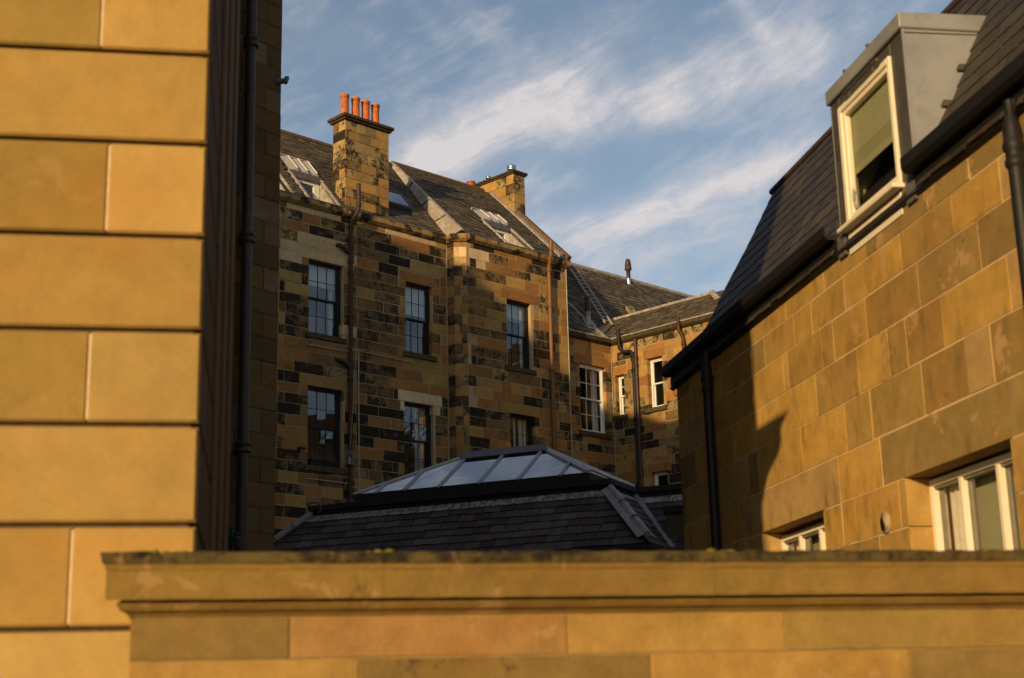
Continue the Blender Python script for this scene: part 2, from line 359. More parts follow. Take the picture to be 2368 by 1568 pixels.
# ------------------------------------------------------------------ windows
def sash(parent,fr,u0,u1,z0,z1,off=-.13,paint=DARKTIMBER,cols=3,rows=2,blind=0.,curtain=None,sill=True,glass=GLASS,ft=.05,bar=.012,room=ROOM,sillmat=None,name='sash_window',bmat=None,roomd=1.6,single=False):
    m=MB(); w=u1-u0; h=z1-z0
    def fb(mm,a,b,c,d,o,t): mm.box(fr.P(a,c,o-t),fr.d*(b-a),fr.n*t,ZU*(d-c))
    fb(m,u0,u0+ft,z0,z1,off,.12); fb(m,u1-ft,u1,z0,z1,off,.12); fb(m,u0+ft,u1-ft,z1-ft,z1,off,.12); fb(m,u0+ft,u1-ft,z0,z0+ft*.9,off,.12)
    win=m.build(name,paint,parent)
    a,b=u0+ft,u1-ft; c,d=z0+ft*.9,z1-ft; mid=(c+d)/2
    halves=[(c,d,off-.03)] if single else [(mid-.02,d,off-.025),(c,mid+.02,off-.07)]
    for hi,(lo,up,o) in enumerate(halves):
        s=MB(); st=.038
        fb(s,a,a+st,lo,up,o,.035); fb(s,b-st,b,lo,up,o,.035); fb(s,a+st,b-st,up-st,up,o,.035); fb(s,a+st,b-st,lo,lo+st*1.2,o,.035)
        A,B,C,D=a+st,b-st,lo+st*1.2,up-st
        for i in range(1,cols): x=A+(B-A)*i/cols; fb(s,x-bar/2,x+bar/2,C,D,o-.004,.022)
        for i in range(1,rows):
            z=C+(D-C)*i/rows
            for k in range(cols): fb(s,A+(B-A)*k/cols+bar/2,A+(B-A)*(k+1)/cols-bar/2,z-bar/2,z+bar/2,o-.004,.022)
        s.build('sash_frame',paint,win)
        for i in range(cols):
            for k in range(rows):
                p=MB(); x0=A+(B-A)*i/cols; x1=A+(B-A)*(i+1)/cols; y0=C+(D-C)*k/rows; y1=C+(D-C)*(k+1)/rows
                t=[random.uniform(-.0016,.0016) for _ in range(2)]
                p.quad(fr.P(x0,y0,o-.018+t[0]+t[1]),fr.P(x1,y0,o-.018-t[0]+t[1]),fr.P(x1,y1,o-.018-t[0]-t[1]),fr.P(x0,y1,o-.018+t[0]-t[1])); p.build('pane',glass,win)
    # room behind
    q=MB(); e=.35; R0=off-.13; D0=R0-roomd
    ua,ub,za,zb=u0-e,u1+e,z0-e*.4,z1+e*.3
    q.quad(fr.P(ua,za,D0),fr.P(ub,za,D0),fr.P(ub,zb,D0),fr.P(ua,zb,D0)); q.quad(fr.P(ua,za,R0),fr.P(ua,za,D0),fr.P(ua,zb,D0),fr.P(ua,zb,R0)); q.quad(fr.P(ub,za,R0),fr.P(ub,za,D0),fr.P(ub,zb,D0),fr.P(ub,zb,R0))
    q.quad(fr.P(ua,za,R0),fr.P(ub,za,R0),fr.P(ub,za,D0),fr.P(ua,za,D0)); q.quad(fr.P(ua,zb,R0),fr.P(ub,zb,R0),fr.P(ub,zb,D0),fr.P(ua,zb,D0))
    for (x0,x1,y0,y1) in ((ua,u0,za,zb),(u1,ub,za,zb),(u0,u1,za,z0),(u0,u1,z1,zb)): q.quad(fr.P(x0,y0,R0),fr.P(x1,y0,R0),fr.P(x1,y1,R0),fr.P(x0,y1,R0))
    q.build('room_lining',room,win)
    if blind:
        bl=MB(); bl.box(fr.P(a,d-(d-c)*blind,off-.150),fr.d*(b-a),fr.n*.006,ZU*((d-c)*blind)); bl.build('roller_blind',bmat or BLIND,win)
    if curtain:
        for (f0,f1) in curtain:
            cu=MB(); x0=a+(b-a)*f0; x1=a+(b-a)*f1; nn=max(6,int((x1-x0)/.02)); ps=[]
            for i in range(nn+1): ps.append((x0+(x1-x0)*i/nn,off-.19+.025*math.sin(i*1.55)))
            for (p,q_) in zip(ps,ps[1:]): cu.add([fr.P(p[0],c,p[1]),fr.P(q_[0],c,q_[1]),fr.P(q_[0],d,q_[1]),fr.P(p[0],d,p[1])],[(0,1,2,3)],None,True)
            cu.build('curtain',CURTAIN,win)
    if sill:
        s=MB(); s.box(fr.P(u0-.14,z0-.15,-.25),fr.d*(w+.28),fr.n*.33,ZU*.15); s.build('sill',sillmat or SILL,win,bevel=.012)
    return win
# ------------------------------------------------------------------ slates
class Slope:
    """roof plane rising from the line z=z0 at distance off0 of a wall frame, at angle p"""
    def __init__(s,fr,z0,off0,p):
        s.fr=fr; s.o=fr.P(0,z0,off0); s.d=fr.d; s.s=(-fr.n*math.cos(p)+ZU*math.sin(p)); s.m=(fr.n*math.sin(p)+ZU*math.cos(p)); s.p=p
    def P(s,u,v,h=0): return s.o+s.d*u+s.s*v+s.m*h
    def uv(s,x,y,h=0):
        r=ray(x,y); q=r*((s.o+s.m*h).dot(s.m)/r.dot(s.m)); return (q-s.o).dot(s.d),(q-s.o).dot(s.s)
def slates(sl,lim,v1,parent,mat,expo=.17,w=.26,cols=((.07,.05,.04),),jit=.3,holes=(),limit=300,v0=0.,thick=.009,lift=.016,name='slate',rag=.008,gp=.006):
    items=[]; v=v0; r=0
    while v<v1-.03:
        a,b=lim(v+expo*.5); u=a-(w*.5 if r%2 else 0)-random.uniform(0,w*.2)
        while u<b:
            ww=w*random.uniform(.86,1.14); x0,x1=max(u,a),min(u+ww,b)
            if x1-x0>.03:
                cx,cv=(x0+x1)/2,v+expo*.5
                if not any(h[0]<cx<h[1] and h[2]<cv<h[3] for h in holes): items.append((x0,x1,v))
            u+=ww
        v+=expo*random.uniform(.97,1.03); r+=1
    items.sort(key=lambda q:-(q[1]-q[0])); rest=MB(); n=0
    random.shuffle(items) if len(items)<=limit else None
    for (x0,x1,v) in items:
        m=MB() if n<limit else rest; n+=1
        c=random.choice(cols); f=random.uniform(1-jit,1+jit); c=(c[0]*f,c[1]*f,c[2]*f,0)
        L=min(expo*1.45,v1-v+.02); sk=random.uniform(-rag,rag); o=sl.P(x0+gp/2,v+sk,lift)
        X=sl.d*(x1-x0-gp); Y=(sl.P(0,v+L,.002)-sl.P(0,v,lift)); Zt=sl.m*thick
        p=[o,o+X+sl.s*random.uniform(-rag,rag),o+X+Y,o+Y]; p=p+[q+Zt for q in p]
        m.add(p,[(4,5,6,7),(0,1,5,4),(1,2,6,5),(2,3,7,6),(3,0,4,7),(3,2,1,0)],c)
        if m is not rest: m.build(name,mat,parent)
    if rest.f: rest.build(name,mat,parent,kind='stuff')
def underlay(sl,pts,parent,name='roof',mat=None,t=.08):
    m=MB(); m.prism([sl.P(u,v,-.001) for u,v in pts],-sl.m*t); return m.build(name,mat or DARKTIMBER,parent)
def cut_underlay(sl,ua,ub,vt,cu0,cu1,cv,parent):
    r=underlay(sl,[(ua,0),(cu0,0),(cu0,vt),(ua,vt)],parent)
    underlay(sl,[(cu1,0),(ub,0),(ub,vt),(cu1,vt)],parent,'roof_lining'); underlay(sl,[(cu0,cv),(cu1,cv),(cu1,vt),(cu0,vt)],parent,'roof_lining'); return r
FROST=plain('frosted_roof_pane',(.34,.31,.28),.3,0,.1,5,0,.5)
# ------------------------------------------------------------------ pipes
def pipe(parent,pts,r,mat,collars=(),name='drainpipe',n=12,cr=1.35,ch=.09):
    m=MB(); m.tube(pts,r,n); o=m.build(name,mat,parent)
    for c in collars:
        k=MB(); k.lathe(Vector(c)-ZU*ch/2,[(r*1.12,-.01),(r*cr,0),(r*cr,ch*.25),(r*1.15,ch*.4),(r*1.15,ch*.6),(r*cr,ch*.75),(r*cr,ch),(r*1.1,ch+.02)],14); k.build('collar',mat,o)
    return o
# ================================================================== SETTING
g=MB(); g.box((-1500,-1500,-2.6),Vector((3000,0,0)),Vector((0,3000,0)),ZU*1.0); gr=g.build('ground',GRND); gr['kind']='structure'
GZ=-1.6
# ================================================================== HOUSES OF THE TERRACE (middle distance)
F=Fr((-6.17,38.0),45.5)
ZR=[13.78,13.48,13.17,12.90,12.59,12.28,11.99,11.72,11.42,11.11,10.83,10.53,10.21,9.93,9.60,9.28,8.98,8.67,8.39,8.11,7.81,7.50,7.20,6.89,6.60]
z=6.6
while z>3.6: z-=.30; ZR.append(z)
left=thing('terrace_house','sooty patchwork sandstone house with four tall dark sash windows and the four-pot chimney','house',tuple(F.P(2.5,GZ)))
A6=["145b255p545p822k965|1005t1285p1535p1600p1815t1917","145s425o612d868t960|1005b1090d1352o1505o1742d1917","145g240o487k750d955|1005b1172k1430d1630k1795d1917",
"145s365p855g950|1005d1030b1318k1548y1720y1920","145g190p600p920b950|1005o1210k1420o1855o1922","145y180p415o487b700|850y920b950|1005b1127b1420o1855o1922",
"145d240d485|850t925b950|1005b1232b1495|1780b1850o1922","145b160y410d480|850b950|1005t1163b1440y1495|1780d1922","145k235y485|850b950|1005b1265b1425y1497|1780b1840d1922",
"145k155y190d408b485|850b925b950|1005d1270d1430b1500|1770y1925","145b243d485|850d950|1005b1070b1420b1500|1770b1860t1925"]
A7=["130t232d485|830p945|1005b1225b1500|1770o1865o1927","145d395b485|830p930b945|1005b1152b1420o1500|1770y1875o1930","130o230o475o710o945|1005b1270o1470y1850y1932",
"130o330o475b900o945|1020d1205k1398o1670y1935","130o330d640s890o945|1020d1080b1318o1553o1748o1937","130k228d412o640t925b945|1020b1205d1372k1650d1937",
"140o402o478b860o945|1020o1090d1305b1440P1860d1940","145b230d475|860o945|1020k1212k1480|1810d1868d1940","120k395g475|860k945|1020d1107o1345o1423o1485|1810d1940","120d240o475|840o945|1020k1225k1487|1810b1865o1943",
"130o400o475|850d945|1020k1167o1405d1487|1810o1943","130b213o475|850o935d945|1020o1263k1487|1810d1890d1946","120d395b475|860d945|1020d1143d1360d1430o1487|1810d1948"]
rowsL=trace(F,ZR,A6,1050)+trace(F,ZR[11:],A7,1050)
rowsL=[(u0 if u0>.08 else -1.6,u1,z0,z1,c) for u0,u1,z0,z1,c in rowsL]
def split_left(L):
    out=[]
    for r in L:
        if r[0]<-1.5 and r[1]>-.2: out+= [(-1.6,-.75,r[2],r[3],pick(MIXC)),(-.75,.02,r[2],r[3],pick(MIXC)),(.02,r[1],r[2],r[3],r[4])] if r[1]>.1 else [(-1.6,r[1],r[2],r[3],r[4])]
        else: out.append(r)
    return out
rowsL=split_left(rowsL)
UP_=F.uz(823,10)   # drainpipe position
rowsL=[(u0,(UP_+.02 if abs(u1-UP_)<.32 and u1<UP_+.02 else u1),z0,z1,c) for u0,u1,z0,z1,c in rowsL]
rowsL=[((UP_+.02 if abs(u0-UP_)<.32 and u0>=UP_-.1 and u0>.3 else u0),u1,z0,z1,c) for u0,u1,z0,z1,c in rowsL]
for i in range(24,len(ZR)-1):
    for a,b in fill_row(-1.6,6.0): rowsL.append((a,b,ZR[i+1],ZR[i],pick(MIXC)))
WL=[(1.02,2.12,10.12,12.19),(4.44,5.40,10.11,12.19),(1.02,2.14,6.52,8.66),(4.35,5.40,6.56,8.66)]
holesL=[(a,b,c,d) for a,b,c,d in WL]
spL=[(.62,2.55,12.19,12.52,'p'),(4.18,5.74,12.19,12.52,'o'),(.72,2.5,8.66,8.98,'t'),(4.12,5.76,8.66,8.98,'P')]
mwl=mortar(F,-1.6,6.02,3.4,13.78,holesL,left,'front_wall',MORTAR)
stones(F,cells(rowsL,holesL,spL),mwl,STONE,gap=.016,proud=.012,limit=300)
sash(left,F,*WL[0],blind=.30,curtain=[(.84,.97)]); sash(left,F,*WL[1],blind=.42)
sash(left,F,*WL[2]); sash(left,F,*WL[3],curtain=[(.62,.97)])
# eaves course of long stones
def eaves(parent,fr,u0,u1,z0,z1,out,mat,L=1.25,name='eaves_stone',lead=True,back=.15):
    u=u0
    while u<u1-.01:
        v=min(u+L*random.uniform(.85,1.15),u1)
        if u1-v<.3: v=u1
        m=MB(); h=z1-z0
        prof=[(-back,z0),(out*.35,z0),(out,z0+h*.35),(out,z1),(-back,z1)]
        m.prism([fr.P(u+.004,b,a) for a,b in prof],fr.d*(v-u-.008)); m.build(name,mat,parent); u=v
    if lead:
        m=MB(); m.box(fr.P(u0,z1+.002,-back),fr.d*(u1-u0),fr.n*(back+out+.012),ZU*.018); m.build('lead_edge',LEAD_D,parent)
eaves(left,F,-1.6,5.88,13.64,13.86,.13,GUTTER)
# roof of the left house
RP=R_(48.8)
SL=Slope(F,13.88,.0,RP); VR=3.98
CUTL=(.97,2.0)
under=cut_underlay(SL,.42,5.95,VR,.97,2.0,1.5,left); underlay(SL,[(-6,0),(-.75,0),(-.75,VR),(-6,VR)],left,'roof_lining'); underlay(SL,[(-.75,1.5),(.42,1.5),(.42,VR),(-.75,VR)],left,'roof_lining'); underlay(SL,[(.38,0),(.42,0),(.42,1.5),(.38,1.5)],left,'roof_lining')
OLD=((.115,.088,.058),(.10,.078,.05),(.14,.10,.062),(.085,.07,.048))
SKY1=[SL.uv(*p) for p in ((898,440),(926,447),(957,481),(898,462))]
dm0=SL.uv(742,447); 
slates(SL,lambda v:(-2.0,5.95),VR,under,SLATE_OLD,expo=.15,w=.25,cols=OLD,jit=.45,lift=.032,thick=.014,rag=.014,gp=.014,limit=300,holes=[(3.95,5.2,.62,1.72),(.93,2.04,-.1,2.24),(-.8,.42,-.1,2.24)])
m=MB(); 
for i in range(-14,14):
    m=MB(); a=SL.P(i*.45,VR,.03); m.tube([a,a+F.d*.44],[.085,.085],8); m.build('ridge_tile',RIDGE,under)
# chimney with four pots
def chimney(parent,fr,u0,u1,off0,depth,zb,zt,pal,corz,cap=.16,proj=.13,capmat=GUTTER_D,name='chimney'):
    ch=MB(); ch.box(fr.P(u0+.02,zb,off0-depth+.02),fr.d*(u1-u0-.04),fr.n*(depth-.04),ZU*(zt-zb)); core=ch.build(name,MORTAR,parent)
    side=Fr(fr.P(u0,0,off0),0); side.d=-fr.n; side.n=-fr.d
    sideR=Fr(fr.P(u1,0,off0),0); sideR.d=-fr.n; sideR.n=fr.d.copy()
    z=zt
    while z>zb:
        z0=max(z-corz*random.uniform(.9,1.1),zb)
        for f_,L in ((fr,u1-u0),(side,depth),(sideR,depth)):
            ofs=off0 if f_ is fr else 0; base=u0 if f_ is fr else 0
            for a,b in fill_row(0,L,(.3,.75)):
                c=pick(pal); g=.004; col=pcol(c)
                mm=MB(); mm.bbox(f_.P(base+a+g,z0+g,ofs-.03),f_.d*(b-a-2*g),f_.n*(.035+random.uniform(0,.006)),ZU*(z-z0-2*g),.006,col); mm.build('stone',STONE,core)
        z=z0
    c=MB(); c.box(fr.P(u0-proj*.6,zt,off0-depth-proj*.6),fr.d*(u1-u0+proj*1.2),fr.n*(depth+proj*1.2),ZU*cap*.4); c.box(fr.P(u0-proj,zt+cap*.4,off0-depth-proj),fr.d*(u1-u0+2*proj),fr.n*(depth+2*proj),ZU*cap*.6); c.build('cap_stone',capmat,core,bevel=.015)
    return core
C1U0,_=F.uv(798,300,-.1); C1U1,_=F.uv(898,300,-.1)
ZC1=F.uv(798,276,-.1)[1]
ch1=chimney(left,F,C1U0,C1U1,-.1,.56,13.9,ZC1,{'t':3,'s':6,'k':2,'g':3,'d':2,'y':1},.29)
def pot(parent,p,r,h,mat=TERRA):
    m=MB(); m.lathe(p,[(r*1.12,-.05),(r*1.1,.0),(r*.93,h*.3),(r*.88,h*.72),(r*.95,h*.74),(r*.95,h*.76),(r*.9,h*.78),(r*.9,h*.90),(r*1.05,h*.92),(r*1.08,h*.97),(r*.98,h),(r*.72,h),(r*.7,h*.7)],20)
    o=m.build('chimney_pot',mat,parent)
    d=MB()
    for k in range(12):
        q=2*math.pi*k/12; c=Vector(p)+Vector((math.cos(q)*r*.905,math.sin(q)*r*.905,h*.84)); d.lathe(c,[(.014,-.014),(.017,0),(.014,.014)],6)
    d.build('vent_holes',DARKTIMBER,parent)
for px,ty in ((797,219),(822,227),(845,235),(867.5,243)):
    u,zt=F.uv(px,ty,-.38); pot(ch1,F.P(u,ZC1+.15,-.38),.128,zt-ZC1-.15)
# skylight window on slope
def rooflight(parent,sl,u0,u1,v0,v1,name='roof_window',frame=LEAD_D,h=.09,glass=None,t=.07):
    m=MB()
    for (a,b,c,d) in ((u0,u1,v0,v0+t),(u0,u1,v1-t,v1),(u0,u0+t,v0+t,v1-t),(u1-t,u1,v0+t,v1-t)): m.box(sl.P(a,c,-.02),sl.d*(b-a),sl.s*(d-c),sl.m*(h+.02))
    o=m.build(name,frame,parent); p=MB(); p.quad(sl.P(u0+t,v0+t,h-.02),sl.P(u1-t,v0+t,h-.02),sl.P(u1-t,v1-t,h-.02),sl.P(u0+t,v1-t,h-.02)); p.build('pane',glass or GLASS_L,o)
    q=MB(); q.box(sl.P(u0+t,v0+t,-.3),sl.d*(u1-u0-2*t),sl.s*(v1-v0-2*t),sl.m*.02); q.build('lining',ROOM,o); return o
a=SL.uv(897,455,.06); b=SL.uv(950,483,.06); c=SL.uv(912,441,.06)
rooflight(under,SL,4.02,SL.uv(955,482,.07)[0],SL.uv(953,483,.07)[1],SL.uv(925,447,.07)[1])
# glazed-roof dormer standing on the eaves; little hipped glass roof behind a white casement
def inset_dormer(parent,sl,u0,u1,vk,vt,head=.16,nridge=3,white=WHITE):
    """window set back in a cut through the slope, lead cheeks either side, little folded glass roof above it"""
    fr=sl.fr; p=sl.P(0,vk); zt=p.z-head; back=-(p-fr.o).dot(fr.n); offw_=-back+.05; zb=sl.o.z+.04
    W_=(u1-u0); d=MB()
    for (a,b,c,e) in ((u0,u0+.07,zb,zt),(u1-.20,u1-.02,zb,zt),(u0+.07,u1-.20,zt-.09,zt),(u0+.07,u1-.20,zb,zb+.07)): d.box(fr.P(a,c,offw_-.05),fr.d*(b-a),fr.n*.06,ZU*(e-c))
    w=d.build('dormer',white,parent)
    q=MB(); a,b,c,e=u0+.07,u1-.2,zb+.07,zt-.09; q.quad(fr.P(a,c,offw_-.03),fr.P(b,c,offw_-.03),fr.P(b,e,offw_-.03),fr.P(a,e,offw_-.03)); q.build('pane',GLASS,w)
    q=MB(); q.box(fr.P(a-.05,c-.1,offw_-.5),fr.d*(b-a+.1),fr.n*.02,ZU*(e-c+.2)); q.build('dark_room',ROOM,w)
    for u in (u0-.04,u1):
        k=MB(); k.prism([sl.P(u,.0,-.01),sl.P(u,vk,.02),fr.P(u,zb-.1,offw_),fr.P(u,zb-.1,offw_+back)],fr.d*.04); k.build('lead_cheek',LEAD,w)
        k=MB(); k.box(sl.P(u-.015,.0,.02),sl.d*.07,sl.s*vk,sl.m*.05); k.build('lead_trim',LEAD,w)
    k=MB(); k.box(fr.P(u0,zb-.04,offw_),fr.d*W_,fr.n*(back+.0),ZU*.03); k.build('lead_floor',LEAD_D,w)
    k=MB(); k.box(fr.P(u0-.04,zt,offw_-.02),fr.d*(W_+.08),fr.n*.10,ZU*(head+.03)); k.build('lead_fascia',LEAD_D,w)
    n=nridge; g=W_/n
    for i in range(n):
        a0=u0+i*g; ap=.66
        A0,A1=sl.P(a0,vk,.05),sl.P(a0+g,vk,.05); B0_,B1_=sl.P(a0,vt,.05),sl.P(a0+g,vt,.05); Pa,Pb=sl.P(a0+g*ap,vk+.03,.17),sl.P(a0+g*ap,vt-.03,.15)
        h=MB(); h.quad(A0,Pa,Pb,B0_); h.build('roof_pane',plain('frosted_roof_pane',(.30,.27,.24),.35,0,.1,5,0,.5) if False else FROST,w)
        h=MB(); h.quad(Pa,A1,B1_,Pb); h.add([A0,A1,Pa],[(0,1,2)]); h.build('white_reflection_panel',white,w)  # white front triangle, and a glass face with its reflection painted white
        h=MB(); h.tube([Pa,Pb],.014,5); h.build('ridge_bar',white,w)
    m=MB(); m.box(sl.P(u0-.05,vt,.0),sl.d*(W_+.1),sl.s*.06,sl.m*.12); m.build('lead_apron',LEAD,w)
    return w
inset_dormer(under,SL,.97,2.0,1.45,2.2)
inset_dormer(under,SL,-.75,.40,1.45,2.2)
# lead valley piece at lower left & TV cable along skew
# ------------------------------------------------------------------ bay-fronted house
I=F.P(F.uv(1037,900)[0],0); UI=F.uv(1037,900)[0]
bay=thing('terrace_house','bay-fronted sandstone house between the two gutters with the ochre drainpipe at its right edge','house',tuple(F.P(8.2,GZ)))
RET=Fr(I,0); RET.d=F.n.copy(); RET.n=-F.d
CH0=I+F.n*.30; CHF=Fr(CH0,90); CHF.n=Vector((0,-1,0))
B0=CH0+Vector((.38,0,0)); B=Fr(B0,45.5); UB=4.22
WB=[(1.63,2.60,10.10,12.17),(1.66,2.68,6.55,8.67)]
Bt=["400o432k625o812o957k1077k1220t1278","400p574d746o897d1040d1150k1218t1279","400k455p540o680o808d948t1103d1155d1195t1280","400d620b725y887o1020t1155t1200o1281","400k458y520t690o1017s1155t1190t1282",
"400b620y733|975s1155t1215o1284","400b460b685d733|975t1025t1150t1220o1285","405b560y735|970b1025o1150t1225o1287","408o445o540y685b735|970d1160b1220t1288","410b583b738|970d1040d1165t1290",
"410s465o697o738|970d1145b1200t1292","415b600b740|970d1030o1170o1210t1296","415k467b695b740|970t1140d1200d1300","415o610s740b1040t1045d1170d1245d1303","415d465y690o775t950o1045d1110d1200b1305","430y605o880k1057b1205s1260d1306","470o640o760o1200b1230o1308"]
rowsB=trace(B,ZR,Bt,1700,2.24)
last=len(Bt)
for i in range(last,len(ZR)-1):
    for a,b in fill_row(0,UB): rowsB.append((a,b,ZR[i+1],ZR[i],pick({'o':5,'b':3,'d':3,'k':2,'t':2})))
rowsB=[(0 if u0<.12 else u0,UB if u1>UB-.12 else u1,z0,z1,c) for u0,u1,z0,z1,c in rowsB]
spB=[(1.36,3.02,12.17,12.50,'o'),(1.36,2.9,8.67,8.98,'t')]
mwb=mortar(B,0,UB-.005,3.4,13.78,WB,bay,'front_wall',MORTAR)
stones(B,cells(rowsB,WB,spB),mwb,STONE,gap=.016,proud=.010,limit=260)
# rounded corner of the bay: return and chamfer stones
CH=["o","p","s","s","k","g","b","o","t","b","d","o","g","y","s","t","b","s","t","g"]
for i in range(len(ZR)-1):
    z1,z0=ZR[i],ZR[i+1]; c=CH[i] if i<len(CH) else pick({'o':3,'t':3,'b':2,'d':2})
    a=random.uniform(.12,.26); c2=pick({'t':3,'d':2,'b':3,'o':2})
    for fr,x0,x1,cc in ((RET,0,.30,pick({'t':4,'d':2,'b':3,'o':2})),(CHF,0,a,c2 if i>2 else c),(CHF,a,.38,c)):
        stones(fr,[(x0,x1,z0,z1,cc)],mwb,STONE,gap=.010,depth=.10,proud=.004,bev=.004,limit=300)
m=MB(); m.prism([I+ZU*3.4-F.n*.1,CH0+ZU*3.4+Vector((.008,.008,0)),B0+ZU*3.4+Vector((0,.008,0)),B0+F.d*.3+ZU*3.4-F.n*.1],ZU*(13.78-3.4)); m.build('corner_core',MORTAR,bay)
# gable end return of the bay (right side, facing away)
m=MB(); m.box(B.P(UB-.02,GZ,-.02),B.d*.02,B.n*-6.5,ZU*(13.78-GZ)); m.build('gable_wall',MORTAR_D,bay)
sash(bay,B,*WB[0],blind=.26,curtain=[(.86,.99)]); sash(bay,B,*WB[1],curtain=[(.38,.52),(.62,.97)],glass=GLASS_R)
eaves(bay,B,-.02,UB+.14,13.64,13.86,.13,GUTTER)
for fr,L in ((RET,.33),(CHF,.38)):
    m=MB(); m.prism([fr.P(-.02,b,a) for a,b in ((-.15,13.64),(.05,13.64),(.13,13.72),(.13,13.86),(-.15,13.86))],fr.d*(L+.04)); m.build('eaves_stone',GUTTER,bay)
# bay roof: same ridge, eaves further out
off_b=(B0-F.o).dot(F.n)      # about .57
kR=VR*math.cos(RP); zR=13.88+VR*math.sin(RP)
BP=math.atan2(zR+.05-13.88,kR+off_b)
SB=Slope(Fr(F.P(0,0,off_b),45.5),13.90,0,BP); VB=(kR+off_b)/math.cos(BP)
U0b,U1b=UI+.06,UI+.27+UB-.02
U1b=(B.P(UB,0)-F.o).dot(F.d)+.02
ub=cut_underlay(SB,U0b,U1b,VB,7.97,9.10,1.54,bay)
slates(SB,lambda v:(U0b+.02,U1b-.25),VB,ub,SLATE_OLD,expo=.15,w=.25,cols=OLD,jit=.45,lift=.032,thick=.014,rag=.014,gp=.014,limit=300,holes=[(7.93,9.14,-.1,2.15)])
for i in range(0,10):
    a=SB.P(U0b+i*.44,VB,.03)
    if i*.44+U0b<U1b-.7: m=MB(); m.tube([a,a+F.d*.43],.085,8); m.build('ridge_tile',RIDGE,ub)
# lead-clad upstand between the two roofs
m=MB(); m.prism([SL.P(U0b-.02,-.05,-.02),SL.P(U0b-.02,VR,.0),SB.P(U0b-.02,VB,.05),SB.P(U0b-.02,0,.07),B.P(-.1,13.86,.1)+Vector((-.3,0,0))],F.d*.08); m.build('lead_upstand',LEAD,ub)
m=MB(); m.box(SB.P(U0b-.03,0,.05),SB.d*.13,SB.s*(VB),SB.m*.03); m.build('lead_cap',LEAD,ub)
for v in (.9,1.9,3.0):
    m=MB(); q0=SL.P(U0b-.045,v*.9,.0); q1=SB.P(U0b-.045,v,.08); m.box(q0,F.d*.02,SL.s*.035,q1-q0); m.build('lead_seam',LEAD_D,ub)
# gable skew: lead gutter and slate-topped verge
m=MB(); m.box(SB.P(U1b-.24,0,.03),SB.d*.22,SB.s*(VB-.1),SB.m*.05); m.build('skew_gutter',LEAD,ub)
m=MB(); m.box(SB.P(U1b-.02,-.05,-.3),SB.d*.16,SB.s*(VB),SB.m*.48); m.build('skew_stone',RIDGE,ub)
# dormer on the bay roof
inset_dormer(ub,SB,7.97,9.10,1.49,2.11)
# chimney on the gable
c2o=-1.57
cu1=F.uv(1213,440,c2o)[0]; cu0=F.uv(1187.5,440,c2o)[0]; zc2=F.uv(1187,402,c2o)[1]
ch2=chimney(bay,F,cu0,cu1,c2o,2.5,15.0,zc2,{'t':5,'s':3,'g':2,'b':2,'y':2},.33,cap=.13,proj=.09)
m=MB(); uu_,zt=F.uv(1185,388,-1.9); p=F.P(uu_,zc2+.12,-1.95); zt=F.uv(1185,385,-1.95)[1]; hh=zt-p.z
m.lathe(p,[(.10,-.02),(.10,hh*.45),(.15,hh*.5),(.16,hh*.55),(.16,hh*.75),(.155,hh*.76),(.16,hh*.8),(.16,hh*.97),(.13,hh),(.02,hh+.01)],20); m.build('steel_cowl',STEEL,ch2)
u_,z_=F.uv(1096,425,-3.85); pot(ch2,F.P(cu0+.2,zc2+.1,-3.85),.15,max(.3,F.uv(1096,424,-3.85)[1]-zc2-.1))
m=MB(); m.lathe(F.P(cu0+.22,zc2+.1,-3.0),[(.05,0),(.05,.16),(.09,.17),(.09,.25),(.02,.27)],12); m.build('steel_cap',STEEL,ch2)
# fire wall between: party wall block under ridge end
# ------------------------------------------------------------------ drainpipes of the terrace
def vp(fr,x,y,off): u,z=fr.uv(x,y,off); return fr.P(u,z,off)
o_=.30
u,_=F.uv(829,470,o_)
pl=[F.P(u,F.uv(829,425,o_)[1],o_),F.P(u,13.98,o_),F.P(u,13.86,.29),F.P(u-.03,13.72,.26),F.P(u-.10,13.55,.13),F.P(u-.11,13.42,.10),F.P(u-.11,GZ,.10)]
UPp=u-.11
pipe(left,pl,.062,RUST,[F.P(u,13.98,o_),F.P(UPp,13.36,.1)]+[F.P(UPp,z,.10) for z in (12.72,12.35,11.98,10.75,9.35,8.98,7.45,5.6)])
for zz in (12.6,9.35):
    pipe(left,[F.P(UPp-.42,zz+.16,.0),F.P(UPp-.40,zz+.16,.09),F.P(UPp-.25,zz+.12,.10),F.P(UPp,zz-.04,.10)],.058,BROWNP,name='waste_branch')
u,_=B.uv(1278,700,o_)
pr=[B.P(u,B.uv(1278,557,o_)[1],o_),B.P(u,14.0,o_),B.P(u,13.86,.29),B.P(u+.02,13.72,.24),B.P(u+.07,13.55,.13),B.P(u+.08,13.42,.10),B.P(u+.08,GZ,.10)]
pipe(bay,pr,.062,ORANGEP,[B.P(u,13.98,o_),B.P(u+.08,13.38,.1)]+[B.P(u+.08,z,.10) for z in (12.25,10.2,7.9,5.9)])
# overflow conduit: T of thin grey pipe
H=lambda x,y,o=.05:vp(F,x,y,o)
pipe(left,[H(713+1,797,.06),H(790,811),H(803,812),H(826,808,.24),H(832,811,.24)],.016,DULLM,name='overflow_pipe',n=8)
pipe(left,[H(832,811,.24),H(845,815,.06),H(953,838,.05)],.016,DULLM,name='overflow_pipe',n=8)
pipe(left,[H(829,811,.24),H(830,1142,.24)],.018,DULLM,name='overflow_pipe',n=8)
pipe(left,[H(707,1106),H(805,1118),H(812,1124,.1),H(820,1127,.2),H(830,1128,.24)],.016,DULLM,name='overflow_pipe',n=8)
m=MB(); q=H(690,1037,.0); m.tube([q,q+F.n*.12],.05,10); m.tube([q+F.n*.10+ZU*.01,q+F.n*.13+F.d*.12],.04,10); m.build('wall_spout',BROWNP,left)
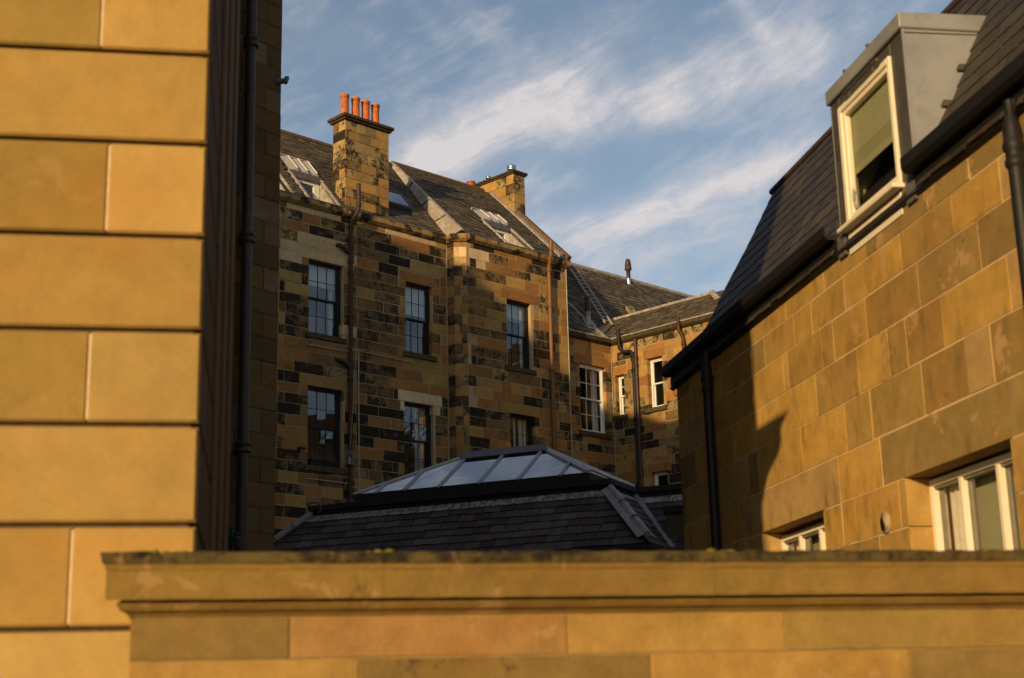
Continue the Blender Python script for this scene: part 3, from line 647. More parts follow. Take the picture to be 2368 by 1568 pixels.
# ------------------------------------------------------------------ shell of the two houses behind the front
m=MB()
for fr,a,b in ((F,-1.6,UI),): 
    m.box(F.P(-8,GZ,-6.2),F.d*(U1b+8),F.n*.2,ZU*(13.9-GZ)); m.box(F.P(-8,GZ,-6.2),F.d*.2,F.n*6,ZU*(13.9-GZ)); m.box(F.P(-8,GZ,-.22),F.d*(UI+8),F.n*.09,ZU*(3.5-GZ))
m.build('back_wall',MORTAR_D,left)
m=MB(); m.box(B.P(0,GZ,-.22),B.d*UB,B.n*.09,ZU*(3.5-GZ)); m.build('lower_wall',MORTAR_D,bay)
m=MB(); v=Vector((0,0,1)); a=SL.P(-6,VR,-.05); m.prism([a,F.P(-6,13.9,-6.2),F.P(U1b,13.9,-6.2),a+F.d*(U1b+6)],-ZU*.1); m.build('rear_roof',SLATE_OLD,left)
# ------------------------------------------------------------------ rear wing with white sashes
wing=thing('rear_wing_house','lower L-shaped sandstone wing with white sash windows under the mossy slate roof','house',tuple(F.P(13,GZ)))
UW0,UW1=U1b-.1,F.uv(1411.5,800)[0]
WA_=Fr(F.P(0,0,0),45.5); CW=F.P(UW1,0); WBf=Fr(CW,-44.5,-1)
if WBf.n.dot(Vector((-1,0,0)))<0: WBf.n=-WBf.n
ZE=11.62
def B2(x,y): return WBf.uv(x,y)
LB=-9.0
wA=[(F.uv(1340,842)[0],F.uv(1398,850)[0],8.66,10.84)]
def rct(x0,x1,y0,y1): a=WBf.uv(x0,(y0+y1)/2)[0]; b=WBf.uv(x1,(y0+y1)/2)[0]; xm=(x0+x1)/2; return (min(a,b),max(a,b),WBf.uv(xm,y1)[1],WBf.uv(xm,y0)[1])
wB=[rct(1424,1443,867,961),rct(1498,1532,826,942),rct(1507,1544,1090,1160)]
zw=[11.62]
while zw[-1]>3.6: zw.append(zw[-1]-random.choice((.26,.3,.3,.33)))
mwA=mortar(F,UW0,UW1,3.3,11.62,wA,wing,'front_wall',MORTAR)
PW={'t':5,'o':4,'d':3,'k':2,'g':2,'s':2,'b':3}
rw=[(a,b,zw[i+1],zw[i],pick({'t':5,'o':2,'k':1} if i<2 else PW)) for i in range(len(zw)-1) for a,b in fill_row(UW0,UW1)]
stones(F,cells(rw,wA,[(wA[0][0]-.25,wA[0][1]+.2,10.84,11.18,'o')]),mwA,STONE,gap=.014,limit=120)
mwB=mortar(WBf,LB,0,3.3,11.62,wB,wing,'side_wall',MORTAR)
rw=[(a,b,zw[i+1],zw[i],pick({'t':5,'o':2,'d':1,'s':1} if i<2 else PW)) for i in range(len(zw)-1) for a,b in fill_row(LB,0)]
stones(WBf,cells(rw,wB,[(w[0]-.16,w[1]+.16,w[3],w[3]+.3,'o') for w in wB[:3]]),mwB,STONE,gap=.014,limit=290)
sash(wing,F,*wA[0],paint=WHITE,off=-.10,curtain=[(.68,.97)],glass=GLASS_R,bar=.022,ft=.06)
sash(wing,WBf,*wB[0],paint=WHITE,off=-.16,cols=1,rows=2,glass=GLASS_R,bar=.02,ft=.05)
sash(wing,WBf,*wB[1],paint=WHITE,off=-.16,cols=1,rows=1,glass=GLASS_R,ft=.06,room=ROOM_L)
sash(wing,WBf,*wB[2],paint=WHITE,off=-.16,cols=1,rows=1,glass=GLASS_R,ft=.05,sill=False)
eaves(wing,F,UW0+.5,UW1-.1,11.62,11.80,.13,GUTTER_D,L=1.6,name='gutter_stone'); eaves(wing,WBf,LB,-.12,11.62,11.80,.13,GUTTER_D,L=1.6,name='gutter_stone')
m=MB(); m.box(F.P(UW0+.45,11.80,-.1),F.d*(UW1-UW0-.5),F.n*.25,ZU*.035); m.build('lead_edge',LEAD,wing); m=MB(); m.box(WBf.P(LB,11.80,-.1),WBf.d*(-LB-.1),WBf.n*.25,ZU*.035); m.build('lead_edge',LEAD,wing)
MP=math.atan2(2.81,1.888)
SM=Slope(F,11.84,.0,MP)
# ridge found where the slope meets the observed skyline
uR,vR=SM.uv(1312,618); uR2,vR2=SM.uv(1605,686); VM=(vR+vR2)/2
um=underlay(SM,[(UW0-.5,0),(UW1+.3,0),(UW1+9,9*.2),(UW1+9,VM),(UW0-.5,VM)],wing)
WSL=((.105,.082,.058),(.09,.07,.052),(.125,.095,.06),(.075,.062,.05))
sw=[SM.uv(1436,712),SM.uv(1470,732)]
slates(SM,lambda v:(UW0-.3,UW1+8.5),VM,um,SLATE_OLD,expo=.15,w=.25,cols=WSL,jit=.45,lift=.032,thick=.014,rag=.014,gp=.012,limit=300,holes=[(sw[0][0]+.1,sw[1][0],sw[1][1],sw[0][1])])
for i in range(24):
    a=SM.P(UW0-.3+i*.45,VM,.03)
    m=MB(); m.tube([a,a+F.d*.44],.09,8); m.build('ridge_piece',LEAD,um)
# rear slope
m=MB(); a=SM.P(UW0-.5,VM,-.04); m.prism([a,F.P(UW0-.5,11.8,-4.4),F.P(UW1+9,11.8,-4.4),a+F.d*(UW1-UW0+9.5)],-ZU*.08); m.build('rear_slope',SLATE_OLD,um)
# side slope above wall B : ridge through the traced point
q=SM.P(*SM.uv(1419,741)); rel=q-CW; back=-rel.dot(WBf.n); BPt=math.atan2(q.z-11.84,back)
SS=Slope(WBf,11.84,0,BPt); VS=(q.z-11.84)/math.sin(BPt); us0=rel.dot(WBf.d)
# upper end of the ridge
ue=SS.uv(1647,680)[0]
us=underlay(SS,[(LB,0),(0,0),(us0,VS),(LB,VS)],wing)
slates(SS,lambda v:(LB+.3,0+us0*v/VS),VS,us,SLATE_GREEN,expo=.11,w=.24,cols=WSL,jit=.45,lift=.032,thick=.014,rag=.014,gp=.012,limit=300)
m=MB(); a=SS.P(ue,VS,.03); b_=SS.P(us0,VS,.03); m.tube([a,b_],.06,8); m.build('lead_ridge',LEAD,us)
m=MB(); m.prism([SS.P(us0,VS,-.03),SS.P(ue,VS,-.03),SS.P(LB,VS-.9,-.03),SS.P(LB,0,-.03)+WBf.n*-3.4,SS.P(0,0,0)+WBf.n*-3.0],-ZU*.06); m.build('rear_slope',SLATE_GREEN,us)
# pale hip end at far right
m=MB(); m.tube([SS.P(ue,VS,.04),SS.P(ue-.45,VS-.5,.05)],.10,8); m.build('hip_roll',LEAD,us)
# lead strips on the slope: valley and water gate
def strip(parent,pa,pb,sl,w=.10,h=.03,mat=LEAD,name='lead_strip'):
    a=sl.P(*sl.uv(*pa),h); b=sl.P(*sl.uv(*pb),h); t=(b-a); s=t.normalized().cross(sl.m)*w
    m=MB(); m.box(a-s/2,t,s,sl.m*.03); return m.build(name,mat,parent)
strip(um,(1408,789),(1365,754),SM,.13); strip(um,(1365,754),(1312,702),SM,.10)
strip(us,(1390,771),(1418,742),SM,.14,.04,LEAD_D,'valley_lead')
# roof window, vent pipe, flue
m_=rooflight(um,SM,sw[0][0]+.18,sw[1][0]+.02,sw[1][1]-.05,sw[0][1]+.03,frame=plain('ochre_roof_window',(.24,.17,.06),.6),t=.10,h=.12)
pv=SM.P(*SM.uv(1360,750)); 
m=MB(); m.lathe(pv,[(.16,-.05),(.13,.08),(.085,.18),(.085,.42)],12); vo=m.build('vent_pipe',LEAD,um); m=MB(); m.lathe(pv+ZU*.42,[(.095,0),(.095,.5),(.07,.51)],12); m.build('vent_top',BROWNP,vo)
m=MB(); uvp=SM.uv(1360,750); m.box(SM.P(uvp[0]-.2,uvp[1]-.25,.025),SM.d*.5,SM.s*.45,SM.m*.02); m.build('lead_slate',LEAD,vo)
pf=SM.P(SM.uv(1452,655)[0],VM-.12,.05); zt=[pf.z]
m=MB(); m.lathe(pf,[(.075,-.2),(.075,.10)],12); fl=m.build('boiler_flue',STEEL,um); m=MB(); m.lathe(pf+ZU*.10,[(.075,0),(.075,.30),(.12,.33),(.13,.42),(.10,.46),(.12,.48),(.085,.70),(.06,.74),(.01,.745)],14); m.build('flue_cowl',BROWNP,fl)
# body of the wing
m=MB(); m.box(F.P(UW0,GZ,-4.4),F.d*(UW1-UW0+9),F.n*.2,ZU*(11.8-GZ)); m.box(F.P(UW0,GZ,-.3),F.d*(UW1-UW0),F.n*.15,ZU*(3.4-GZ)); m.box(WBf.P(LB,GZ,-.3),WBf.d*(-LB),WBf.n*.15,ZU*(3.4-GZ)); m.box(WBf.P(LB,GZ,-3.2),WBf.d*.2,WBf.n*3.0,ZU*(11.8-GZ)); m.build('back_wall',MORTAR_D,wing)
# pipes of the wing
V=lambda x,y,o:vp(WBf,x,y,o)
u,zt=WBf.uv(1429,762,.22); 
pb=[WBf.P(u,zt,.22),WBf.P(u,11.55,.22),WBf.P(u,11.42,.2),WBf.P(u-.12,11.28,.13),WBf.P(u-.36,11.26,.12),WBf.P(u-.46,11.18,.11),WBf.P(u-.48,11.0,.1),WBf.P(u-.48,GZ,.1)]
pipe(wing,pb,.062,BLACK,[WBf.P(u-.48,z,.1) for z in (11.05,10.6,9.0,6.9,6.4)])
u,_=WBf.uv(1473,900,.09)
pipe(wing,[WBf.P(u,11.62,.09),WBf.P(u,GZ,.09)],.05,BROWNP,[WBf.P(u,z,.09) for z in (11.0,10.75,8.95,6.75,6.35)])
pipe(wing,[WBf.P(u-.0,10.95,.09),WBf.P(u+.10,10.93,.09),WBf.P(u+.2,10.98,.05),WBf.P(u+.2,10.98,-.05)],.05,BROWNP,name='waste_branch')
pipe(wing,[WBf.P(u,6.9,.09),WBf.P(u+.35,6.95,.1)],.05,BROWNP,name='waste_branch')
pipe(wing,[WBf.P(u+.35,6.95,.1),WBf.P(u+.62,7.0,.08),WBf.P(u+.7,7.0,-.05)],.06,BROWNP,name='waste_branch')
u,zt=WBf.uv(1567,735,.2)
pipe(wing,[WBf.P(u,zt,.2),WBf.P(u,11.55,.2),WBf.P(u-.06,11.36,.12),WBf.P(u-.08,11.25,.09),WBf.P(u-.08,GZ,.09)],.058,RUST,[WBf.P(u,11.72,.2)]+[WBf.P(u-.08,z,.09) for z in (11.1,10.75,9.2)])
# cables in the corner of the wing
m=MB(); m.tube([SM.P(*SM.uv(1314,725),.05),SM.P(*SM.uv(1360,762),.03),SM.P(*SM.uv(1402,786),.05),CW+F.n*.18+ZU*11.82,CW+F.n*.05+WBf.n*.05+ZU*11.4,CW+F.n*.04+WBf.n*.04+ZU*9,CW+F.n*.04+WBf.n*.04+ZU*5],.013,6); m.build('cable',DULLM,wing)
m=MB(); m.tube([B.P(UB+.02,13.6,.01),B.P(UB+.02,4,.01)],.02,6); m.build('lightning_strip',DULLM,bay)
# ------------------------------------------------------------------ ladder on the roof
lad=thing('roof_ladder','pale aluminium ladder lying up the slope of the lower slate roof','ladder',tuple(SM.P(*SM.uv(1405,755))))
La=SM.P(*SM.uv(1410,757),.10); Lb=SM.P(SM.uv(1410,757)[0],SM.uv(1310,636)[1]+.25,.10)
Lv=(Lb-La); wd=.36
ALU=plain('ladder_aluminium',(.42,.37,.29),.5,.2,.1,14)
for s in (0,1):
    m=MB(); m.box(La-SM.d*wd*s,Lv,SM.d*.045,SM.m*.05); m.build('rail',ALU,lad)
nr=int(Lv.length/.17)
for i in range(1,nr):
    m=MB(); p=La+Lv*(i/nr)+SM.m*.02; m.tube([p,p-SM.d*(wd-.04)],.014,6); m.build('rung',ALU,lad)
# ------------------------------------------------------------------ small things on the front of the left house
cg=thing('bird_cage','wire bird cage hanging on a cord beside the lower left window','bird cage',tuple(H(808,1075,.2)))
cb=H(808,1074,.2); hgt=(H(808,1042,.2)-cb).z
WIRE=plain('cage_wire',(.30,.31,.27),.5,.3)
for k in range(14):
    q=2*math.pi*k/14; x=Vector((math.cos(q)*.13,math.sin(q)*.13,0)); m=MB(); m.tube([cb+x,cb+x+ZU*hgt*.75,cb+x*.75+ZU*hgt*.9,cb+ZU*hgt],.004,4); m.build('wire',WIRE,cg)
for h_ in (0,.35,.75):
    m=MB(); m.tube([cb+Vector((math.cos(q)*.13,math.sin(q)*.13,hgt*h_)) for q in [2*math.pi*k/16 for k in range(17)]],.005,4); m.build('hoop',WIRE,cg)
m=MB(); m.tube([cb+ZU*hgt,H(812,1000,.22),H(820,870,.24),H(827,725,.24)],.006,5); m.build('cord',DULLM,cg)
m=MB(); m.lathe(cb+ZU*.0,[(.10,0),(.10,.015)],14); m.lathe(cb+ZU*.015,[(.03,0),(.045,.05),(.03,.16),(.015,.2)],10); m.build('feeder',DULLM,cg)
for i,(a,b) in enumerate(((1.10,1.52),(1.56,1.98))):
    nm=('left','right')[i]
    t=thing('window_box','black trough of dry grass, %s of the pair on the lower left sill'%nm,'planter',tuple(F.P((a+b)/2,6.53,-.03)),'troughs on the lower left sill')
    m=MB(); m.prism([F.P(a,6.525,-.09),F.P(a,6.525,.0),F.P(a-.0,6.70,.02),F.P(a,6.70,-.11)],F.d*(b-a)); m.build('trough',BLACK,t)
    m=MB()
    for k in range(90):
        p=F.P(random.uniform(a+.02,b-.02),6.69,random.uniform(-.08,.0)); d=Vector((random.uniform(-.07,.07),random.uniform(-.05,.05),random.uniform(.10,.26))); m.add([p,p+F.d*.006,p+d],[(0,1,2)])
    m.build('grass',GRASSM,t,kind='stuff')
# ================================================================== LOW SLATE-ROOFED BUILDING WITH THE GLASS LANTERN
def at_y(x,y,dist): r=ray(x,y); return r*(dist/r.y)
C1=at_y(1408.3,1107.3,24.0); ZC=C1.z
GA=Fr(C1,-65.6,-1)
if GA.n.y>0: GA.n=-GA.n
GB=Fr(C1,24.4,1)
if GB.n.y>0: GB.n=-GB.n
low=thing('lantern_roofed_hall','low dark-slated hall with a glazed lantern on its flat top','building',(C1.x-2,C1.y+1,GZ))
LG=GA.uv(723,1172)[0]; u2=GB.uv(1467,1128)[0]
hp=at_y
# pitch of the skirt from the observed hip
ht=C1+GA.n*0+ZU*-.10
hdir=GA.n+GB.n
from mathutils import Matrix as _M
def solve2(base,h,x,y):
    r=ray(x,y); A=_M(((r.x,-h.x,0),(r.y,-h.y,0),(r.z,-h.z,-1))); s=A.inverted()@base; return s[1],s[2]
wh,hh_=solve2(ht,hdir,1494.4,1242.8)
PL=math.atan2(-hh_,wh)
# coping, upstand
def ring(z0,z1,out,back,mat,name,bev=0):
    for fr,a,b in ((GA,LG-out,0),):
        m=MB(); m.box(GA.P(-out,z0,-back),GA.d*(LG+2*out),GA.n*(back+out),ZU*(z1-z0)); m.build(name,mat,low,bevel=bev)
    m=MB(); m.box(GB.P(back,z0,-back),GB.d*(u2-back-out*.0),GB.n*(back+out),ZU*(z1-z0)); m.build(name,mat,low,bevel=bev)
    C2=GB.P(u2,0); G3=Fr(C2,-65.6,-1); G3.n=GA.n.copy()
    m=MB(); m.box(G3.P(-5.5,z0,-back),G3.d*(5.5-out),G3.n*(back+out),ZU*(z1-z0)); m.build(name,mat,low,bevel=bev)
    return G3
COPE=plain('black_lead_coping',(.022,.018,.015),.8,0,.3,14,.004,.3,(.06,.055,.03),22,.66,.72)
G3=ring(ZC-.09,ZC,.06,.35,COPE,'coping')
ring(ZC-.20,ZC-.092,.0,.2,COPE,'upstand')
# skirt slopes
Z0s=ZC-.20
def skirt(fr,ua,ub,La,Lb,V=1.9,name='roof',dn=0):
    """slope falling outward from the upstand; La/Lb sign: how the ends spread going down"""
    f2=Fr(fr.o,0); f2.d=fr.d; f2.n=fr.n
    s=Slope(f2,Z0s,.01,PL); return s
def down_slates(fr,ends,V,parent,flash=.16):
    # v measured negative going down
    s=Slope(fr,Z0s,.01,PL); cp=math.cos(PL)
    e=lambda v:(ends(v)[0],ends(v)[1])
    m=MB(); a0,b0=e(0); a1,b1=e(-V); m.prism([s.P(a0,0,-.002),s.P(b0,0,-.002),s.P(b1,-V,-.002),s.P(a1,-V,-.002)],-s.m*.06); r=m.build('roof',DARKTIMBER,parent)
    class T: pass
    # shift slope so rows start from the bottom
    s2=Slope(fr,Z0s,.01,PL); s2.o=s.P(0,-V,0)
    slates(s2,lambda v:(e(v-V)[0],e(v-V)[1]),V-flash*.8,r,SLATE_DARK,expo=.175,w=.30,cols=((.075,.047,.033),(.05,.034,.026),(.10,.066,.045),(.085,.047,.035),(.07,.058,.042)),jit=.4,limit=300,lift=.024,thick=.012,rag=.012,gp=.010)
    m=MB(); a,b=e(0); c,d=e(-flash); nn=40
    top=[s.P(a+(b-a)*i/nn,.0,.03) for i in range(nn+1)]; bot=[s.P(c+(d-c)*i/nn,-flash+random.uniform(-.006,.006),.036) for i in range(nn+1)]
    for i in range(nn): m.quad(top[i],top[i+1],bot[i+1],bot[i])
    m.build('lead_flashing',LEAD_S,r); return s,r
cpl=math.cos(PL)
VV=-hh_/math.sin(PL)
sA,rA=down_slates(GA,lambda v:(v*cpl,LG-v*cpl),VV,low)
sB,rB=down_slates(GB,lambda v:(v*cpl,u2+v*cpl if False else u2+v*cpl),VV,low,.12)
sC,rC=down_slates(G3,lambda v:(-5.5,v*cpl),VV,low,.16)
def hiproll(a,b,mat,parent,r=.055,seg=3,wing=.16,ups=(sA,sB)):
    a=Vector(a); b=Vector(b); m=MB(); m.tube([a,b],r,10); o=m.build('hip_roll',mat,parent)
    for s,sg in ((ups[0],1),(ups[1],-1)):
        t=(b-a).normalized(); side=t.cross(s.m).normalized()
        if (side.dot(s.d if s is ups[0] else s.d)*1)==0: pass
        ctr=(s.P(s.d.dot(a-s.o)+ (1 if s is ups[0] else 1)*.5,0)-a)
        # choose side pointing onto that slope
        if side.dot(s.d)<0: side=-side
        m=MB(); m.box(a+s.m*.022,(b-a),side*wing,s.m*.008); m.build('lead_wing',mat,o)
    for i in range(1,seg):
        c=a.lerp(b,i/seg); m=MB(); m.tube([c,c+(b-a).normalized()*.03],r*1.25,10); m.build('seam',LEAD_D,o)
    return o
LEADP=plain('pink_grey_lead',(.27,.225,.205),.5,0,.15,7,.003,.4,(.36,.31,.28),4,.5,.7)
hiproll(C1+ZU*-.14+hdir*.02,C1+ZU*(-.20+hh_+.10)+hdir*(wh+.02)+ZU*.05,LEADP,low)
CL=GA.P(LG,0); hl=GA.n+GA.d
hiproll(CL+ZU*(ZC-.14)+hl*.02,CL+ZU*(ZC-.15+hh_+.10)+hl*(wh),LEADP,low,ups=(sA,sA),seg=4,wing=.07)
C2=GB.P(u2,0); vd=GB.n+G3.n*1
m=MB(); a=C2+ZU*(ZC-.16)+vd*.0; b=C2+ZU*(ZC-.20+hh_)+vd*wh; sd=(G3.d*-1)*.12; m.add([a-GB.d*.10,a+sd,b+sd,b-GB.d*.12],[(0,1,2,3)]); 
m=MB(); m.tube([a+ZU*.01,b+ZU*.02],.07,6); m.build('valley_lead',LEADP,low)
# lower gutter moulding and walls
zb=ZC-.20+hh_
for fr,a,b in ((GA,-wh,LG+wh),(GB,-wh,u2-wh)):
    m=MB(); m.box(fr.P(a,zb-.10,wh-.1),fr.d*(b-a),fr.n*.18,ZU*.10); m.box(fr.P(a,zb-.2,wh-.1),fr.d*(b-a),fr.n*.13,ZU*.098); m.build('eaves_gutter',COPE,low,bevel=.02)
    m=MB(); m.box(fr.P(a+.05,GZ,wh-.35),fr.d*(b-a-.1),fr.n*.28,ZU*(zb-.2-GZ)); m.build('wall',MORTAR_D,low)
m=MB(); m.box(G3.P(-5.5,GZ,wh-.35),G3.d*(5.5-wh),G3.n*.28,ZU*(zb-.0-GZ)); m.build('wall',MORTAR_D,low)
# flat roof behind the coping
m=MB(); m.prism([GA.P(LG,ZC-.12,-.1),GA.P(0,ZC-.12,-.1),GB.P(u2,ZC-.12,-.1),G3.P(-5.5,ZC-.12,-.1),G3.P(-5.5,ZC-.12,-6),GA.P(LG,ZC-.12,-5)],-ZU*.1); m.build('flat_roof',COPE,low)
# chimney-like stub at the right
u,zc=G3.uv(1556,1160,wh*.4); m=MB(); q=G3.P(u,0,wh*.5); m.box(Vector((q.x,q.y,GZ)),G3.d*-.9,G3.n*.3,ZU*(zc-.25-GZ)); m.build('wall_pier',MORTAR_D,low); m=MB(); m.box(Vector((q.x,q.y,zc-.25))+G3.d*.04,G3.d*-1,G3.n*.36,ZU*.13); m.build('pier_cap',COPE,low,bevel=.02)
# lantern
sb=.45
LQ=Fr(GA.P(0,0,-sb),0); LQ.d=GA.d; LQ.n=GA.n
ua,za=LQ.uv(1363,1092); ub_,zb_=LQ.uv(817,1145); zl=(za+zb_)/2
near=LQ.P(ua,zl); farp=ray(1474,1129); 
# width of the lantern: intersect ray with plane z=zl
farp=farp*(zl/farp.z); wdt=min(3.2,max(1.2,-(farp-near).dot(GA.n)))
rr=ray(1260,1041); half=wdt/2
Fm=Fr(LQ.P(0,0,-half),0); Fm.d=GA.d; Fm.n=GA.n
ur,zr=Fm.uv(1260,1041); ul,_=Fm.uv(1064,1062)
NR,NL,FR_,FL=LQ.P(ua,zl),LQ.P(ub_,zl),LQ.P(ua,zl,-wdt),LQ.P(ub_,zl,-wdt); RR,RL=Fm.P(ur,zr),Fm.P(ul,zr)
m=MB(); m.box(LQ.P(ua,ZC-.15,-wdt),LQ.d*(ub_-ua),LQ.n*wdt,ZU*(zl-ZC+.13)); lan=m.build('lantern_kerb',COPE,low)
npan=6
KN=(RR-NR).cross(NL-NR).normalized(); 
if KN.z<0: KN=-KN
def edge_pt(f):  # point along near base and where its rafter meets hip/ridge
    u=ua+(ub_-ua)*f; base=LQ.P(u,zl)
    if u<ur: t=(u-ua)/(ur-ua); top=NR.lerp(RR,t)
    elif u>ul: t=(u-ub_)/(ul-ub_); top=NL.lerp(RL,t)
    else: top=Fm.P(u,zr)
    return base,top
GB_=plain('lantern_glazing_bar',(.42,.38,.40),.45,.2,.1)
fs=[0]+[LQ_f for LQ_f in (.105,.30,.475,.65,.79,.90)]+[1]
fs=[0,.115,.285,.45,.62,.77,.895,1]
for i in range(len(fs)-1):
    b0_,t0=edge_pt(fs[i]); b1_,t1=edge_pt(fs[i+1]); p=MB(); pts=[b0_,b1_,t1,t0]
    mids=[]
    for nm,uu_ in (('r',ur),('l',ul)):
        f=(uu_-ua)/(ub_-ua)
        if fs[i]<f<fs[i+1]: mids.append(Fm.P(uu_,zr))
    if mids: pts=[b0_,b1_,t1]+mids+[t0]
    if (t0-b0_).length<1e-4: pts=pts[:-1]
    if (t1-b1_).length<1e-4: pts=[q for j,q in enumerate(pts) if j!=2]
    p.add([q+KN*.012*random.uniform(.5,1) for q in pts],[tuple(range(len(pts)))]); p.build('pane',GLASS_L,lan)
    if 0<fs[i]<1:
        m=MB(); t=(t0-b0_); m.box(b0_-LQ.d*.017-t.normalized()*.05,t+t.normalized()*.03,LQ.d*.034,KN*.04); m.build('glazing_bar',GB_,lan)
LEADW=plain('pale_lantern_lead',(.50,.44,.42),.5,0,.12,6,.003,.4)
def bar(a,b,w,h,mat,name,par,n=KN):
    t=b-a; s=t.cross(n).normalized()*w; m=MB(); m.box(a-s/2,t,s,n*h); return m.build(name,mat,par)
bar(NR,RR,.07,.05,GB_,'hip_bar',lan); bar(NL,RL,.05,.035,LEADW,'hip_bar',lan)
n2=ZU
bar(FR_,RR,.10,.06,LEADW,'hip_bar',lan,n2); bar(FL,RL,.03,.02,GB_,'hip_bar',lan,n2)
p=MB(); p.add([NR,FR_,RR],[(0,1,2)]); p.build('pane',GLASS_L,lan); p=MB(); p.add([NL,FL,RL],[(0,1,2)]); p.build('pane',GLASS_L,lan); p=MB(); p.add([FR_,FL,RL,RR],[(0,1,2,3)]); p.build('pane',GLASS_L,lan)
m=MB(); d_=(RL-RR); m.prism([RR+KN*.03,RR+KN*.05-(RR-NR).normalized()*.16,RR+ZU*.12,RR+ZU*.10-GA.n*.10],d_); m.build('ridge_cap',plain('ridge_lead',(.15,.13,.135),.5,0,.2,9),lan)
m=MB(); m.box(LQ.P(ua,zl-.6,-wdt),LQ.d*(ub_-ua),LQ.n*wdt,ZU*.3); m.build('lantern_interior',ROOM,lan)
# curl of pipe at left end
q=GA.P(LG+.1,ZC-.05,.1); m=MB(); m.tube([q+GA.d*.10+ZU*.17,q+GA.d*.0+ZU*.22,q-GA.d*.08+ZU*.18,q-GA.d*.12+ZU*.08,q-GA.d*.08-ZU*.02],.015,8); 
m=MB(); q0=at_y(741,1188,26.0); q1=lambda x,y:at_y(x,y,26.0); m.tube([q1(712,1167),q1(720,1162),q1(733,1163),q1(741,1170),q1(742,1180),q1(735,1187)],.014,8); m.build('curled_cable',BROWNP,low)
# ================================================================== RIGHT-HAND BUILDING
r=ray(2100,900); RP0=r*(10/r.y)
Rw=Fr(RP0,-9.8,-1)
if Rw.n.x>0: Rw.n=-Rw.n
right=thing('mansard_house','near honey sandstone building on the right with a slate mansard roof and one lead dormer','building',tuple(Rw.P(2,GZ)))
ZRr=[3.50,3.20,2.925,2.60,2.25,1.875,1.52,1.19,.86,.53,.2]
UE=5.66
JR=[[5.2,4.35,3.58,2.42,2.24,1.35,.50,-.56,-1.16],[5.15,4.1,3.2,2.83,2.08,1.67,.96,-.08,-.89,-1.53],[4.75,3.42,2.39,2.27,1.5,1.25,.60,-.30,-1.19],[5.13,3.82,2.92,1.68,.82,.26,-.04,-.60,-1.5],
 [5.51,4.5,3.47,3.2,2.09,1.14,.65,-.22,-.87,-1.21],[4.9,3.68,1.35,.55,-1.7],[5.3,4.4,3.2,2.0,1.09,.3],[5.0,4.1,3.1,1.6,.7],[5.3,4.2,.9],[5,4,1.2]]
HC={'a':(.44,.262,.060,.03),'c':(.39,.24,.065,.08),'e':(.32,.195,.055,.18),'f':(.46,.29,.105,.02),'h':(.27,.175,.055,.24)}
PAL.update(HC)
WR=[]
u,zz=Rw.uv(2125,1100); u2_,_=Rw.uv(2340,1040)
LIN=1.52
w2=(-1.30,.06,-.2,1.53); w1=(1.72,3.03,-.2,1.50)
# outer opening edges, where the reveals start
w2=(Rw.uv(2334,1012)[0],Rw.uv(2093,1110)[0],-.2,1.52); w1=(Rw.uv(1903,1180)[0],Rw.uv(1762,1239)[0],-.2,1.50)
rowsR=[]
for i,J in enumerate(JR):
    E=[UE]+J+[-3.6]
    for a,b in zip(E,E[1:]):
        if a-b>1.6 and i not in (5,): 
            mid=(a+b)/2; rowsR+=[(b,mid,ZRr[i+1],ZRr[i],random.choice('acefh')),(mid,a,ZRr[i+1],ZRr[i],random.choice('acefh'))]
        else: rowsR.append((b,a,ZRr[i+1],ZRr[i],random.choice('aaaccefh')))
spR=[(-1.7,.55,1.52,1.875,'h'),(1.35,3.68,1.51,1.875,'f')]
mwr=mortar(Rw,-3.6,UE-.01,-.2,3.50,[w1,w2],right,'side_wall',MORTAR_W,off=-.002,thick=.25)
stones(Rw,cells(rowsR,[w1,w2],spR),mwr,TOOLED,gap=.007,proud=.004,bev=.003,depth=.30,limit=300,rag=.0015)
m=MB(); m.box(Rw.P(-3.6,GZ,-.3),Rw.d*(UE+3.6),Rw.n*.3,ZU*(-.2-GZ)); m.box(Rw.P(UE-.02,GZ,-6),Rw.d*.02,Rw.n*5.98,ZU*(3.5-GZ)); m.box(Rw.P(-3.6,GZ,-6),Rw.d*(UE+3.6),Rw.n*.2,ZU*(3.5-GZ)); m.box(Rw.P(-3.6,GZ,-6),Rw.d*.2,Rw.n*5.7,ZU*(3.5-GZ)); m.build('rear_walls',MORTAR_D,right)
DRAB=plain('drab_casement_strip',(.20,.17,.12),.6)  # darker colour of the thin strips beside mullions and along the head
